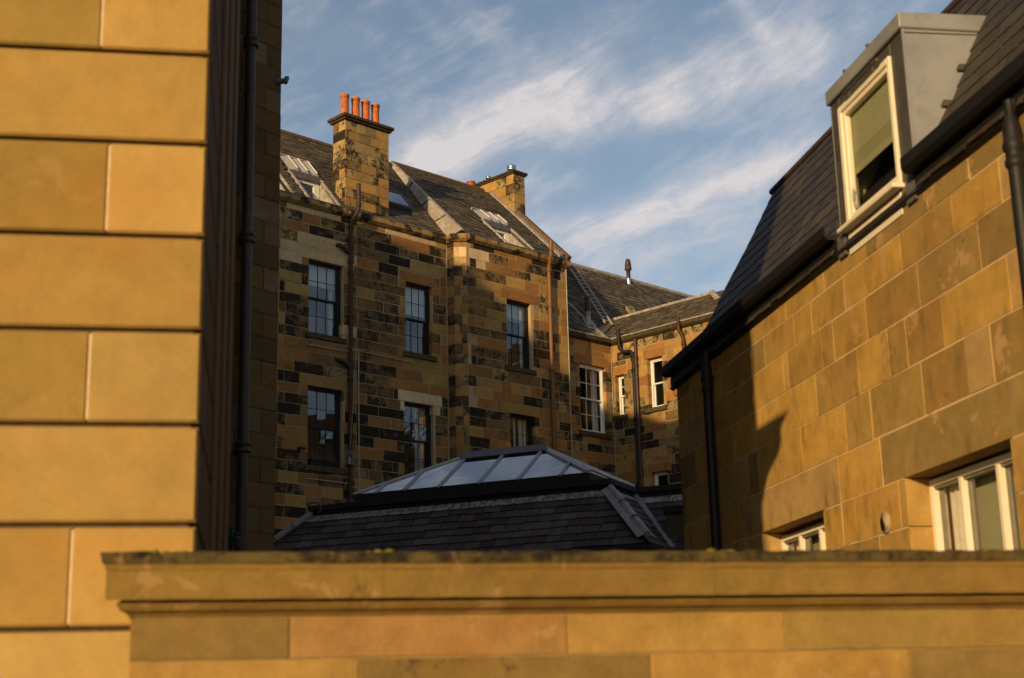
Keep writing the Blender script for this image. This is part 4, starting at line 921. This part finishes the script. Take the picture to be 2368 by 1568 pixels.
# window casements: cream frames with mullions
def casement(parent,fr,w,off,mull,frame=CREAM,blindf=.0,head=.14,glass=GLASS_R,ft=.045,sidet=.055,curt=None):
    u0,u1,z0,z1=w; m=MB(); z1=z1-.0
    def fb(a,b,c,d,o,t): m.box(fr.P(a,c,o-t),fr.d*(b-a),fr.n*t,ZU*(d-c))
    fb(u0,u0+sidet,z0,z1,off,.10); fb(u1-sidet,u1,z0,z1,off,.10); fb(u0+sidet,u1-sidet,z1-ft,z1,off,.10)
    for x in mull: fb(x-.017,x+.017,z0,z1-ft,off-.0,.06)
    o=m.build('window',frame,parent)
    xs=[u0+sidet]+sorted(mull)+[u1-sidet]
    for i,(a,b) in enumerate(zip(xs,xs[1:])):
        p=MB(); e=.022; p.quad(fr.P(a+e,z0,off-.05),fr.P(b-e,z0,off-.05),fr.P(b-e,z1-ft-.03,off-.05),fr.P(a+e,z1-ft-.03,off-.05)); p.build('pane',glass,o)
        s=MB(); s.box(fr.P(a+.0,z1-ft-.02,off-.07),fr.d*(b-a),fr.n*.05,ZU*.02); s.box(fr.P(b-.026,z0,off-.075),fr.d*.012,fr.n*.03,ZU*(z1-ft-z0)); s.build('casement_frame',DRAB,o)
    q=MB(); D0=off-1.1; R0=off-.11; ua,ub,za,zb=u0-.3,u1+.3,z0-.2,z1+.2
    q.quad(fr.P(ua,za,D0),fr.P(ub,za,D0),fr.P(ub,zb,D0),fr.P(ua,zb,D0)); q.quad(fr.P(ua,za,R0),fr.P(ua,za,D0),fr.P(ua,zb,D0),fr.P(ua,zb,R0)); q.quad(fr.P(ub,za,R0),fr.P(ub,za,D0),fr.P(ub,zb,D0),fr.P(ub,zb,R0)); q.quad(fr.P(ua,za,R0),fr.P(ub,za,R0),fr.P(ub,za,D0),fr.P(ua,za,D0)); q.quad(fr.P(ua,zb,R0),fr.P(ub,zb,R0),fr.P(ub,zb,D0),fr.P(ua,zb,D0))
    q.build('room_lining',ROOM_L,o)
    bl=MB(); bl.box(fr.P(u0+.05,z0,off-.15),fr.d*(u1-u0-.1),fr.n*.01,ZU*(z1-z0)); bl.build('roller_blind',ROOM_L,o)
    if curt:
        cu=MB(); a,b=curt; nn=22; ps=[(a+(b-a)*i/nn,off-.18+.02*math.sin(i*1.3)) for i in range(nn+1)]
        for p,q_ in zip(ps,ps[1:]): cu.add([fr.P(p[0],z0,p[1]+.065),fr.P(q_[0],z0,q_[1]+.065),fr.P(q_[0],z1,q_[1]+.065),fr.P(p[0],z1,p[1]+.065)],[(0,1,2,3)],None,True)
        cu.build('curtain',CURTAIN,o)
    return o
offw=-.17
mu=[Rw.uv(2222,1150,offw)[0],Rw.uv(2308,1120,offw)[0]]
wf2=(mu[1]-.42,Rw.uv(2122,1180,offw)[0]+.0,w2[2],w2[3]+.0)
casement(right,Rw,(min(w2[0],wf2[0])-.02,w2[1]+.02,w2[2],Rw.uv(2130,1118,offw)[1]),offw,mu,curt=(w2[1]-.42,w2[1]-.08))
mu1=[Rw.uv(1848,1250,offw)[0],Rw.uv(1895,1240,offw)[0]]
casement(right,Rw,(w1[0]-.15,w1[1]+.02,w1[2],Rw.uv(1790,1247,offw)[1]),offw,mu1,curt=(w1[1]-.35,w1[1]-.1))
# gutter
m=MB(); prof=[(-.05,3.49),(.10,3.49),(.13,3.52),(.13,3.60),(.115,3.60),(.115,3.53),(-.05,3.53)]
du1,du0=.93,-.42
gut=None
for a,b in ((-3.6,du0-.05),(du1+.03,UE+.10)):
    m=MB(); m.prism([Rw.P(a,z,o) for o,z in prof],Rw.d*(b-a)); m.build('gutter',BLACK,right)
    m=MB(); m.box(Rw.P(a,3.40,-.05),Rw.d*(b-a),Rw.n*.085,ZU*.088); m.build('fascia',BLACK,right)
# mansard slope
ap=.4545; bp_=.878
def ray_cheek(x,y,u):
    pl=Rw.P(u,0); r=ray(x,y); t=pl.dot(Rw.d)/r.dot(Rw.d); q=r*t; return -(q-pl).dot(Rw.n),q.z
k0,z0_=ray_cheek(2144.6,355.6,-.40); k1,z1_=ray_cheek(2260.7,84.8,-.40)
RPm=math.atan2(z1_-z0_,k1-k0); zeave=z0_-(k0)*math.tan(RPm)
SR=Slope(Rw,zeave,.0,RPm)
uc,vc=SR.uv(1915,320); uc2,vc2=SR.uv(2200,22); VC=(vc+vc2)/2
hipL=[]
for p in ((1556,868),(1600,819),(1644,742),(1673,679),(1713,604),(1746,539),(1778,472)):
    hipL.append(SR.uv(*p))
vmin=-.10
hipL=[(UE+.12,vmin)]+[h for h in hipL[1:]]; hipL[-1]=(hipL[-1][0],VC)
def hipu(v):
    for (a,va),(b,vb) in zip(hipL,hipL[1:]):
        if va<=v<=vb: return a+(b-a)*(v-va)/(vb-va+1e-9)
    return hipL[-1][0] if v>hipL[-1][1] else hipL[0][0]
pts=[(-3.6,vmin)]+hipL+[(-3.6,VC)]
ur_=underlay(SR,pts,right,t=.05)
slates(SR,lambda v:(-3.6,hipu(v)-.01),VC,ur_,SLATE_NEW,expo=.17,w=.235,cols=((.048,.037,.023),(.042,.034,.023),(.057,.042,.025),(.038,.032,.025)),jit=.25,v0=vmin,limit=300,holes=[(du0,du1,-.3,(4.72-zeave)/math.sin(RPm))],lift=.012,thick=.010,rag=.010,gp=.017)
# end slope of the mansard and top
m=MB()
for (a,va),(b,vb) in zip(hipL,hipL[1:]):
    A=SR.P(a,va,0);Bq=SR.P(b,vb,0); m.quad(A,Bq,Bq-Rw.n*3.5,A-Rw.n*4)
m.build('end_slope',SLATE_NEW,ur_)
m=MB(); T0=SR.P(hipL[-1][0],VC,0); T1=SR.P(-3.6,VC,0); m.prism([T0,T1,T1-Rw.n*4,T0-Rw.n*4],-ZU*.05); m.build('flat_top',LEAD_D,ur_)
m=MB(); m.tube([SR.P(hipL[-1][0]+.04,VC,.02),SR.P(-3.6,VC,.02)],.035,8); m.build('curb_roll',plain('purple_lead',(.07,.045,.055),.6),ur_)
# dormer
dm=MB(); ZD0,ZD1=3.50,4.69
dz=plain('zinc_dark',(.085,.075,.06),.5,.2,.25,5,.002,.5)
ft=.12
def db(mm,a,b,c,d,o,t): mm.box(Rw.P(a,c,o-t),Rw.d*(b-a),Rw.n*t,ZU*(d-c))
wu0,wu1,wz0,wz1=-.20,.77,3.52,4.49
db(dm,du0,wu0,ZD0-.06,ZD1,.0,.10); db(dm,wu1,du1,ZD0-.06,ZD1,.0,.10); db(dm,wu0,wu1,wz1,ZD1,.0,.10)
dorm=dm.build('dormer',dz,ur_,bevel=.008)
LZ=plain('zinc_cheek',(.32,.315,.30),.45,.25,.14,2.2,.003,.5,(.21,.20,.185),2.5,.45,.75)
for u in (du0-.012,du1):
    vt=(ZD1-zeave)/math.sin(RPm); vb=(ZD0-zeave)/math.sin(RPm); m=MB(); m.prism([Rw.P(u,ZD0-.04,.0),Rw.P(u,ZD1-.10,.0),SR.P(u,vt-.11,.0),SR.P(u,vb-.05,-.03)],Rw.d*.012); m.build('dormer_cheek',LZ,dorm)
vt=(ZD1+.0-zeave)/math.sin(RPm)
m=MB(); T=SR.P(0,vt,0); kk=-(T-Rw.o).dot(Rw.n)
m.prism([Rw.P(du0-.03,ZD1-.10,.03),Rw.P(du0-.03,ZD1+.02,.03),Rw.P(du0-.03,ZD1+.03,-kk-.02),Rw.P(du0-.03,ZD1-.10,-kk+.05)],Rw.d*(du1-du0+.06)); m.build('dormer_roof',LZ,dorm,bevel=.008)
for u in (.1,.55):
    m=MB(); m.box(Rw.P(u,ZD1+.015,.035),Rw.d*.02,Rw.n*-(kk+.03),ZU*.02); m.build('roof_seam',dz,dorm)
    m=MB(); m.box(Rw.P(u,ZD1-.2,.0),Rw.d*.012,Rw.n*.012,ZU*.2); m.build('clip',dz,dorm)
wf=MB()
db(wf,wu0,wu0+.04,wz0,wz1,.02,.10); db(wf,wu1-.055,wu1,wz0,wz1,.02,.10); db(wf,wu0+.04,wu1-.055,wz1-.05,wz1,.02,.10); db(wf,wu0+.04,wu1-.055,wz0,wz0+.05,.02,.10)
wfo=wf.build('window',CREAM,dorm,bevel=.004)
m=MB(); db(m,wu0+.04,wu0+.075,wz0+.05,wz1-.05,.005,.05); db(m,wu1-.10,wu1-.055,wz0+.05,wz1-.05,.005,.05); db(m,wu0+.075,wu1-.10,wz1-.09,wz1-.05,.005,.05); db(m,wu0+.075,wu1-.10,wz0+.05,wz0+.09,.005,.05); m.build('casement_frame',CREAM,wfo,bevel=.004)
m=MB(); m.quad(*[Rw.P(a,b,-.015) for a,b in ((wu0+.07,wz0+.085),(wu1-.09,wz0+.085),(wu1-.09,wz1-.085),(wu0+.07,wz1-.085))]); m.build('pane',GLASS_R,wfo)
m=MB(); db(m,wu0-.04,wu1+.03,wz0-.035,wz0,.09,.14); m.build('sill',CREAM,wfo,bevel=.006)
m=MB(); db(m,wu0+.02,wu1,ZD0-.19,ZD0-.03,.012,.05); m.build('apron_board',CREAM,wfo)
for u,sg in ((du0,-1),(du1-.10,1)):
    m=MB(); m.box(Rw.P(u-.02,ZD0-.17,.0),Rw.d*.14,Rw.n*.03,ZU*.17); m.build('lead_flashing',LEAD_D,dorm)
m=MB(); m.tube([Rw.P(wu0+.1,wz1+.015,.06),Rw.P(wu1-.25,wz1+.015,.06)],.014,8); m.build('trickle_vent',dz,wfo)
m=MB(); db(m,wu0+.05,wu1-.085,wz0+.40,wz1-.05,-.05,.004); m.build('roller_blind',BLIND_G,wfo)
m=MB(); q=Rw.P(wu1-.13,wz0+.24,-.03); m.tube([q,q+ZU*.03+Rw.n*.03,q-ZU*.05+Rw.n*.035,q-ZU*.12+Rw.n*.02],.009,8); m.build('handle',DULLM,wfo)
q=MB(); D0,R0=-.75,-.09; ua_,ub2,za_,zb2=wu0-.1,wu1+.08,wz0-.0,wz1+.06
for i_ in range(5):
    m=MB(); db(m,wu0+.05,wu1-.085,wz0+.47+i_*.022,wz0+.475+i_*.022,-.047,.004); m.build('blind_stripe',ROOM_L,wfo)
f4=lambda *L:q.quad(*[Rw.P(*x) for x in L])
f4((ua_,za_,D0),(ub2,za_,D0),(ub2,zb2,D0),(ua_,zb2,D0)); f4((ua_,za_,R0),(ua_,za_,D0),(ua_,zb2,D0),(ua_,zb2,R0)); f4((ub2,za_,R0),(ub2,za_,D0),(ub2,zb2,D0),(ub2,zb2,R0)); f4((ua_,za_,R0),(ub2,za_,R0),(ub2,za_,D0),(ua_,za_,D0)); f4((ua_,zb2,R0),(ub2,zb2,R0),(ub2,zb2,D0),(ua_,zb2,D0)); q.build('room_lining',ROOM_L,wfo)
for i_,vv_ in enumerate((.30,.62,.93)):
    m=MB(); q=SR.P(du0-.03,vv_,.0); m.box(q-Rw.d*.012,Rw.d*.012,SR.s*.05,Rw.n*.07); m.build('cheek_clip',dz,dorm)
m=MB(); m.box(Rw.P(du0-.018,ZD0-.02,-.004),Rw.d*.012,Rw.n*.016,ZU*(ZD1-ZD0-.08)); m.build('corner_fold',LZ,dorm)
m=MB(); m.prism([Rw.P(du0-.016,ZD1-.135,.0),Rw.P(du0-.016,ZD1-.125,.0),SR.P(du0-.016,vt-.13,.0),SR.P(du0-.016,vt-.14,.0)],Rw.d*.006); m.build('drip_fold',dz,dorm)
# downpipes on the right wall
for px,py,zt in ((1641,1000,3.42),(2350,400,3.42)):
    u=Rw.uv(px,py,.09)[0]; t=3.42
    m=MB(); m.tube([Rw.P(u,t,.06),Rw.P(u,t-.06,.08),Rw.P(u,t-.10,.09)],.03,10); 
    m.lathe(Rw.P(u,t-.42,.09),[(.048,0),(.060,.02),(.060,.05),(.052,.06),(.052,.10),(.064,.12),(.064,.15),(.056,.17),(.054,.24),(.046,.29),(.03,.33),(.03,.42)],16)
    m.tube([Rw.P(u,t-.40,.09),Rw.P(u,GZ,.09)],.047,14); dp=m.build('drainpipe',BLACK,right)
# air vent
u,zv=Rw.uv(2050,1208); cv=Rw.P(u,zv,.006)
m=MB(); m.lathe(cv,[(.078,0),(.076,.012),(.060,.014),(.056,.006),(.05,.004)],24,axis=Rw.n); vt_=m.build('air_vent',VENTM,right)
m=MB(); m.lathe(cv+Rw.n*.005,[(.052,0),(.052,.002)],20,axis=Rw.n); m.build('opening',DARKTIMBER,vt_)
for i in range(4):
    zz=-.032+i*.021; hw=math.sqrt(max(.054**2-zz*zz,0)); m=MB(); m.box(cv-Rw.d*hw+ZU*(zz-.005)+Rw.n*.006,Rw.d*2*hw,Rw.n*.006,ZU*.009); m.build('louvre',VENTM,vt_)
# ================================================================== SHADED WALL WITH THE LONG DRAINPIPE (left, behind the near corner)
K0=at_y(640,900,20.0); K=Fr(K0,38.7)
kb=thing('shaded_side_house','tall shaded brown sandstone building carrying the longest dark drainpipe','building',tuple(K.P(-3,GZ)))
zk=[9.655-.345+.0]
zk=[14.5]
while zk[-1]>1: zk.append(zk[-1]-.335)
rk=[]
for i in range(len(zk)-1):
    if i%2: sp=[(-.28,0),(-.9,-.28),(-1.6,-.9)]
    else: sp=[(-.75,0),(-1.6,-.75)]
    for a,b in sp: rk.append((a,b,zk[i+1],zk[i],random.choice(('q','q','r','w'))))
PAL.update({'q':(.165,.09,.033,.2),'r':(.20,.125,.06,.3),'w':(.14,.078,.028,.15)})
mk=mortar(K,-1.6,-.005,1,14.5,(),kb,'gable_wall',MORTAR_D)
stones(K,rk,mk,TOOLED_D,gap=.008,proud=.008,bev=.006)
m=MB(); m.box(K.P(-5,GZ,-7),K.d*4.99,K.n*6.8,ZU*(14.5-GZ)); m.build('body',MORTAR_D,kb)
u,_=K.uv(567,700,.15); uo=K.uv(561,1100,.15)[0]; u=(u+uo)/2
pipe(kb,[K.P(u,14.5,.15),K.P(u,GZ,.15)],.075,BROWNP,[K.P(u,K.uv(567,y,.15)[1],.15) for y in (93,549,1036,-300)],cr=1.5,ch=.13,n=16)
u3,_=K.uv(549,300,.1); m=MB(); m.tube([K.P(u3,K.uv(549,195,.1)[1],.12),K.P(u3,K.uv(549,450,.1)[1],.12)],.035,8); m.build('short_pipe',BLACK,kb)
# little camera-like fitting on the edge
q=K.P(*K.uv(641,190),0.02); q=Vector(q)
ALUW=plain('grey_fitting',(.20,.20,.18),.6)
sc_=thing('security_camera','small grey security camera sticking out from the tall shaded wall against the sky','camera',tuple(q))
dr=Vector((.93,-.2,.0)).normalized()
m=MB(); m.tube([q-dr*.02,q+dr*.10],.042,14); m.build('housing',ALUW,sc_); m=MB(); m.prism([q+dr*.10+ZU*.05-Vector((0,.045,0)),q+dr*.165+ZU*.05-Vector((0,.045,0)),q+dr*.13-ZU*.03-Vector((0,.045,0)),q+dr*.10-ZU*.045-Vector((0,.045,0))],Vector((0,.09,0))); m.build('hood',ALUW,sc_)
m=MB(); m.tube([q+dr*.11-ZU*.01,q+dr*.14-ZU*.01],.03,12); m.build('lens',BLACK,sc_)
def clump(name,label,c,r,n,squash=1.):
    m=MB()
    for i in range(n):
        d=Vector((random.gauss(0,1),random.gauss(0,1),random.gauss(0,1))).normalized()*r*random.uniform(.35,1)**.6; d.z*=squash
        p=Vector(c)+d; s=random.uniform(.018,.035); a=Vector((random.uniform(-1,1),random.uniform(-1,1),random.uniform(-1,1))).normalized()*s; b=a.orthogonal().normalized()*s*.7
        m.add([p-a,p-b,p+a,p+b],[(0,1,2,3)])
    o=m.build(name,LEAF); tagroot(o,label,'plant'); return o
clump('ivy_plant','dark ivy clump low in the gap just above the near wall',at_y(523,1243,18.5),.17,700)
clump('ivy_plant','small dark plant growing high in the gap beside the long drainpipe',at_y(546,205,18.8),.09,260,1.6)
# ================================================================== NEAR CORNER WITH DEEP-JOINTED MASONRY
r=ray(470,900); Q0=r*(6.0/r.y)
Pf=Fr(Q0,80.3)
ucn=(Pf.uv(487,10)[0]+Pf.uv(455,1240)[0])/2
Q0=Pf.P(ucn,0); Pf=Fr(Q0,80.3)
Ps=Fr(Q0,-9.7); 
if Ps.n.x<0: Ps.n=-Ps.n
corner=thing('rusticated_corner_building','out-of-focus golden sandstone building corner with deep horizontal joints, filling the left edge','building',tuple(Pf.P(-1.5,GZ)))
zp=[Pf.uv(300,y)[1] for y in (118,327,543,762,981,1213,1453)]
dz_=sum(a-b for a,b in zip(zp,zp[1:]))/6
ztop=[zp[0]+dz_*i for i in range(1,26)][::-1]; zp=ztop+zp
while zp[-1]>GZ+.3: zp.append(zp[-1]-dz_)
jx={0:238,2:250,4:205,6:163}
PAL.update({'A':(.345,.212,.056,0),'D':(.385,.24,.068,0),'E':(.285,.18,.043,0),'H':(.43,.27,.08,0)})
i0=len(ztop)
rp=[]
for i in range(len(zp)-1):
    z1,z0=zp[i],zp[i+1]; k=i-i0+1   # k: rows counted as in the picture (0 = topmost visible)
    if k in jx: u=Pf.uz(jx[k],(z0+z1)/2); rp+=[(u,0,z0,z1,'DHDH'[k//2] if k<6 else 'D'),(u-.95,u,z0,z1,'E' if k<6 else 'A'),(-4,u-.95,z0,z1,'A')]
    elif k<0 and k%2==0: rp+=[(-.45,0,z0,z1,'D'),(-1.5,-.45,z0,z1,'E'),(-4,-1.5,z0,z1,'A')]
    else: rp+=[(-1.15,0,z0,z1,'AADH'[min(3,max(0,k//2))] if k>=0 else 'A'),(-4,-1.15,z0,z1,'D')]
BODY=MB(); BODY.box(Pf.P(-4,GZ,-5.9),Pf.d*(4-.035),Pf.n*(5.9-.035),ZU*(zp[0]-GZ)); BODY.box(Pf.P(-4,GZ,-12.5),Pf.d*3.83,Pf.n*6.59,ZU*(zp[0]-GZ)); body=BODY.build('wall_core',MORTAR_D,corner)  # rear box is added out of view to stop sun through the gap
def rust(fr,cl,parent,mat,vg=.006,hg=.021,depth=.05,bev=.010):
    for (u0,u1,z0,z1,c) in cl:
        m=MB(); col=pcol(c,.05); m.bbox(fr.P(u0+vg/2,z0+hg/2,-depth),fr.d*(u1-u0-vg),fr.n*depth,ZU*(z1-z0-hg),bev,col); m.build('block',mat,parent)
rust(Pf,rp,body,SMOOTH)
m=MB()
for (u0,u1,z0,z1,c) in rp:
    if u1>-.01: continue
    m.box(Pf.P(u1-.005,z0+.02,-.03),Pf.d*.01,Pf.n*.026,ZU*(z1-z0-.04))
m.build('pale_pointing',MORTAR_W,body)
rs=[]
for i in range(len(zp)-1): rs+=[(0.0,.5 if i%2 else .9,zp[i+1],zp[i],'v'),(.5 if i%2 else .9,3.2,zp[i+1],zp[i],'v'),(3.2,5.8,zp[i+1],zp[i],'v')]
Ps2=Fr(Ps.P(0,0,.0),-9.7); Ps2.n=Ps.n
PAL['v']=(.085,.055,.026,.3)  # side face away from the sun: its shade is put into the dark colour
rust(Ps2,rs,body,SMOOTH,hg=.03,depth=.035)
for a,b,o in ((1.5,1.9,.02),(2.7,3.2,.02),(4.2,4.8,.02)):
    m=MB(); m.box(Ps.P(a,GZ,-.01),Ps.d*(b-a),Ps.n*(o+.01),ZU*(zp[0]-GZ),(.13,.085,.04,.2)); m.build('side_pilaster',SMOOTH,corner,bevel=.02)
# string course above the picture, whose profile falls as a shadow on the right-hand wall
W_s=Rw.at(1800,985); t=(W_s-Q0).dot(Vector((math.sin(SUN_AZ),math.cos(SUN_AZ),0))); zc_=W_s.z+t*math.tan(SUN_EL)+.04
W_b=Rw.at(1755,1150)
m=MB(); pr=[(-.1,zc_-.42),(.02,zc_-.42),(.05,zc_-.34),(.14,zc_-.22),(.20,zc_-.14),(.42,zc_-.06),(.42,zc_+.0),(-.1,zc_+.10)]
pr=[(0,-.52),(.02,-.50),(.03,-.44),(.09,-.34),(.20,-.26),(.24,-.20),(.25,-.06),(.33,.0),(.33,.02),(.0,.06)]
n1_=Pf.n; n2_=Ps.n
poly=[]
for o,h in pr: poly.append(Pf.P(-4,zc_+h,o))
vs_=[]
for o,h in pr: vs_.append((Pf.P(-4,zc_+h,o),Pf.P(0,zc_+h,0)+Pf.n*o+Ps.n*o,Ps.P(.6,zc_+h,o)))
n=len(vs_); V_=[q for t3 in vs_ for q in t3]; Fc=[]
for i in range(n):
    j=(i+1)%n
    for s in (0,1): Fc.append((i*3+s,j*3+s,j*3+s+1,i*3+s+1))
m=MB(); m.add(V_,Fc,(.55,.35,.12,0)); m.build('string_course',SMOOTH,corner)
# ================================================================== ADDED UNSEEN BLOCK (left of the frame, outline shaped to shade the terrace)
occ=thing('shade_occluder','unseen sandstone-coloured block added to the left, outline shaped to cast the shade on the terrace','building',(-20,6,GZ))
tp=[(-40,GZ),(-40,21),(-17.6,20.95),(-16.8,20.75),(-16.3,20.1),(-15.43,18.8),(-13.4,18.05),(-12.3,17.3),(-11.6,14.5),(-11.6,GZ)]
m=MB(); m.prism([Vector((x,10,z)) for x,z in tp],Vector((-7,-7,0)),(.30,.19,.08,.3)); m.build('body',SMOOTH,occ)
# ================================================================== GARDEN SIDE (right of the frame, mirrored in the lower windows)
gh=thing('garden_house','dark gabled stone house beyond the right edge, mirrored in the lower windows','house',(28,40,GZ))
m=MB(); m.prism([Vector((26,26,GZ)),Vector((26,26,11.2)),Vector((30,26,13.6)),Vector((34,26,11.2)),Vector((34,26,GZ))],Vector((0,24,0)),(.045,.032,.024,.4)); m.build('body',STONE,gh)
for y_ in (33,41):
    m=MB(); m.box(Vector((29.4,y_,12.5)),Vector((1.2,0,0)),Vector((0,1.6,0)),ZU*2.4,(.05,.035,.025,.4)); m.build('chimney',STONE,gh)
def bare_tree(loc,h,label,seed):
    rng=random.Random(seed); t=thing('bare_tree',label,'tree',loc,'bare trees in the garden'); m=MB()
    def grow(p,d,L,r,dep):
        q=p+d*L; m2=p.lerp(q,.5)+Vector((rng.uniform(-1,1),rng.uniform(-1,1),0))*L*.05; m.tube([p,m2,q],[r,r*.85,r*.7],5,None,False)
        if dep==0: return
        for _ in range(3 if dep>1 else 4):
            nd=(d+Vector((rng.uniform(-1,1),rng.uniform(-1,1),rng.uniform(-.2,.7)))*.75).normalized(); grow(q,nd,L*rng.uniform(.6,.8),r*.62,dep-1)
    grow(Vector(loc),Vector((0,0,1)),h*.33,.17,5); m.build('branches',BARK,t)
bare_tree((17,36,GZ),15.5,'leafless tree beyond the right edge, nearer one mirrored in the lower windows',3)
bare_tree((19,42,GZ),16,'leafless tree beyond the right edge, farther one mirrored in the lower windows',5)
# ================================================================== NEAR BOUNDARY WALL WITH MOULDED COPING
r=ray(300,1440); D0=r*(5.40/r.y); Wn=Fr(D0,78.0)
ZT=Wn.uv(1300,1276,.10)[1]
bw=thing('boundary_wall','out-of-focus ochre stone wall with mossy moulded coping crossing the bottom of the view','wall',tuple(Wn.P(1.8,GZ)))
def zy(y,o=0): return Wn.uv(1300,y,o)[1]
prof=[(0,zy(1418)),(.012,zy(1410)),(.035,zy(1404)),(.05,zy(1392)),(.046,zy(1386)),(.035,zy(1384)),(.035,zy(1381)),(.085,zy(1379,.085)),(.088,zy(1372,.088)),(.088,zy(1316,.088)),(.092,zy(1312,.09)),(.095,zy(1302,.095)),(.103,zy(1298,.1)),(.108,zy(1284,.108)),(.112,zy(1276,.112)),(-.05,ZT+.02),(-.35,ZT+.0),(-.35,zy(1418))]
# mitred left end
PAL['c1']=(.42,.30,.075,.12)
def coping(u0,u1,mit,seed,parent):
    m=MB(); rng=random.Random(seed); segs=max(6,int((u1-u0)/.05)); n=len(prof)
    ring=[]
    for k in range(segs+1):
        row=[]
        for j,(o,z_) in enumerate(prof):
            f=k/segs; uu=u0+(u1-u0)*f
            if mit and k==0: uu=u0-max(o,0)*.95
            w=(mnoise.noise(Vector((uu*9,j*.7,seed)))*.004) if 0<j<n-1 else 0
            if j in (14,15): w=mnoise.noise(Vector((uu*14,j,seed)))*.010
            row.append(Wn.P(uu,z_+(w if j>=12 else w*.4),o+(w if o>0 else 0)))
        ring.append(row)
    V=[q for r_ in ring for q in r_]; Fs=[]; 
    for k in range(segs):
        for j in range(n): a=k*n+j; b=k*n+(j+1)%n; Fs.append((a,b,b+n,a+n))
    m.add(V,[],None); m.f+=Fs; m.sm+=[False]*len(Fs); m.c+=[((.10,.072,.022,.62) if 12<=(i_%n)<=15 else (.15,.095,.025,.45) if (i_%n) in (4,5,6,11) else (.205,.122,.028,.30)) for i_ in range(len(Fs))]; m.add(ring[0],[tuple(range(n))],(.22,.15,.04,.3)); m.add(ring[-1],[tuple(range(n-1,-1,-1))],(.22,.15,.04,.3))
    return m.build('coping_stone',FOREGROUND,parent)
core=MB(); core.box(Wn.P(.01,GZ,-.34),Wn.d*4.0,Wn.n*.335,ZU*(zy(1418)-GZ)); cw=core.build('wall_core',plain('ochre_joint',(.30,.20,.07),.95),bw)
uc0=0.0; uj1=Wn.uv(880,1350)[0]; uj2=Wn.uv(1635,1340)[0]
coping(uc0,uj1-.0008,True,1,cw); coping(uj1+.0008,uj2-.0008,False,2,cw); coping(uj2+.0008,4.0,False,3,cw)
PAL.update({'U':(.19,.118,.034,.30),'V':(.30,.158,.048,.08),'Y':(.30,.175,.044,.10),'Z':(.23,.14,.034,.22)})
zw0=zy(1419); h1=zw0-Wn.uv(1300,1514)[1]
uu=lambda x,y:Wn.uv(x,y)[0]
wr=[(0,uu(670,1470),zw0-h1,zw0,'U'),(uu(670,1470),uu(1312,1460),zw0-h1,zw0,'V'),(uu(1312,1460),uu(1815,1460),zw0-h1,zw0,'Y'),(uu(1815,1460),4,zw0-h1,zw0,'Z')]
zq=zw0-h1; i=0
JJ=[[830,1505,2105],[600,1250,1900]]
while zq>GZ+.1:
    xs=[0]+[uu(x,1550) for x in JJ[i%2]]+[4]
    for a,b in zip(xs,xs[1:]): wr.append((a,b,zq-h1,zq,random.choice('YVZU')if i else 'YUYU'[xs.index(a)]))
    zq-=h1; i+=1
stones(Wn,wr,cw,FOREGROUND,gap=.006,proud=.002,bev=.003,depth=.06)
m=MB(); 
mcol=[]
for k in range(26):
    uu_=random.choice([uu(885,1280)+random.gauss(0,.03),random.uniform(.05,3.9),uu(1640,1280)+random.gauss(0,.04),uu(400,1280)+random.gauss(0,.05)]); r_=random.uniform(.008,.02)
    c=Wn.P(uu_,ZT+.004,random.uniform(.02,.10)); m.lathe(c,[(r_,-.01),(r_,0),(r_*.75,r_*.35),(r_*.2,r_*.5)],8)
mo=m.build('moss',MOSS,bw,kind='stuff')
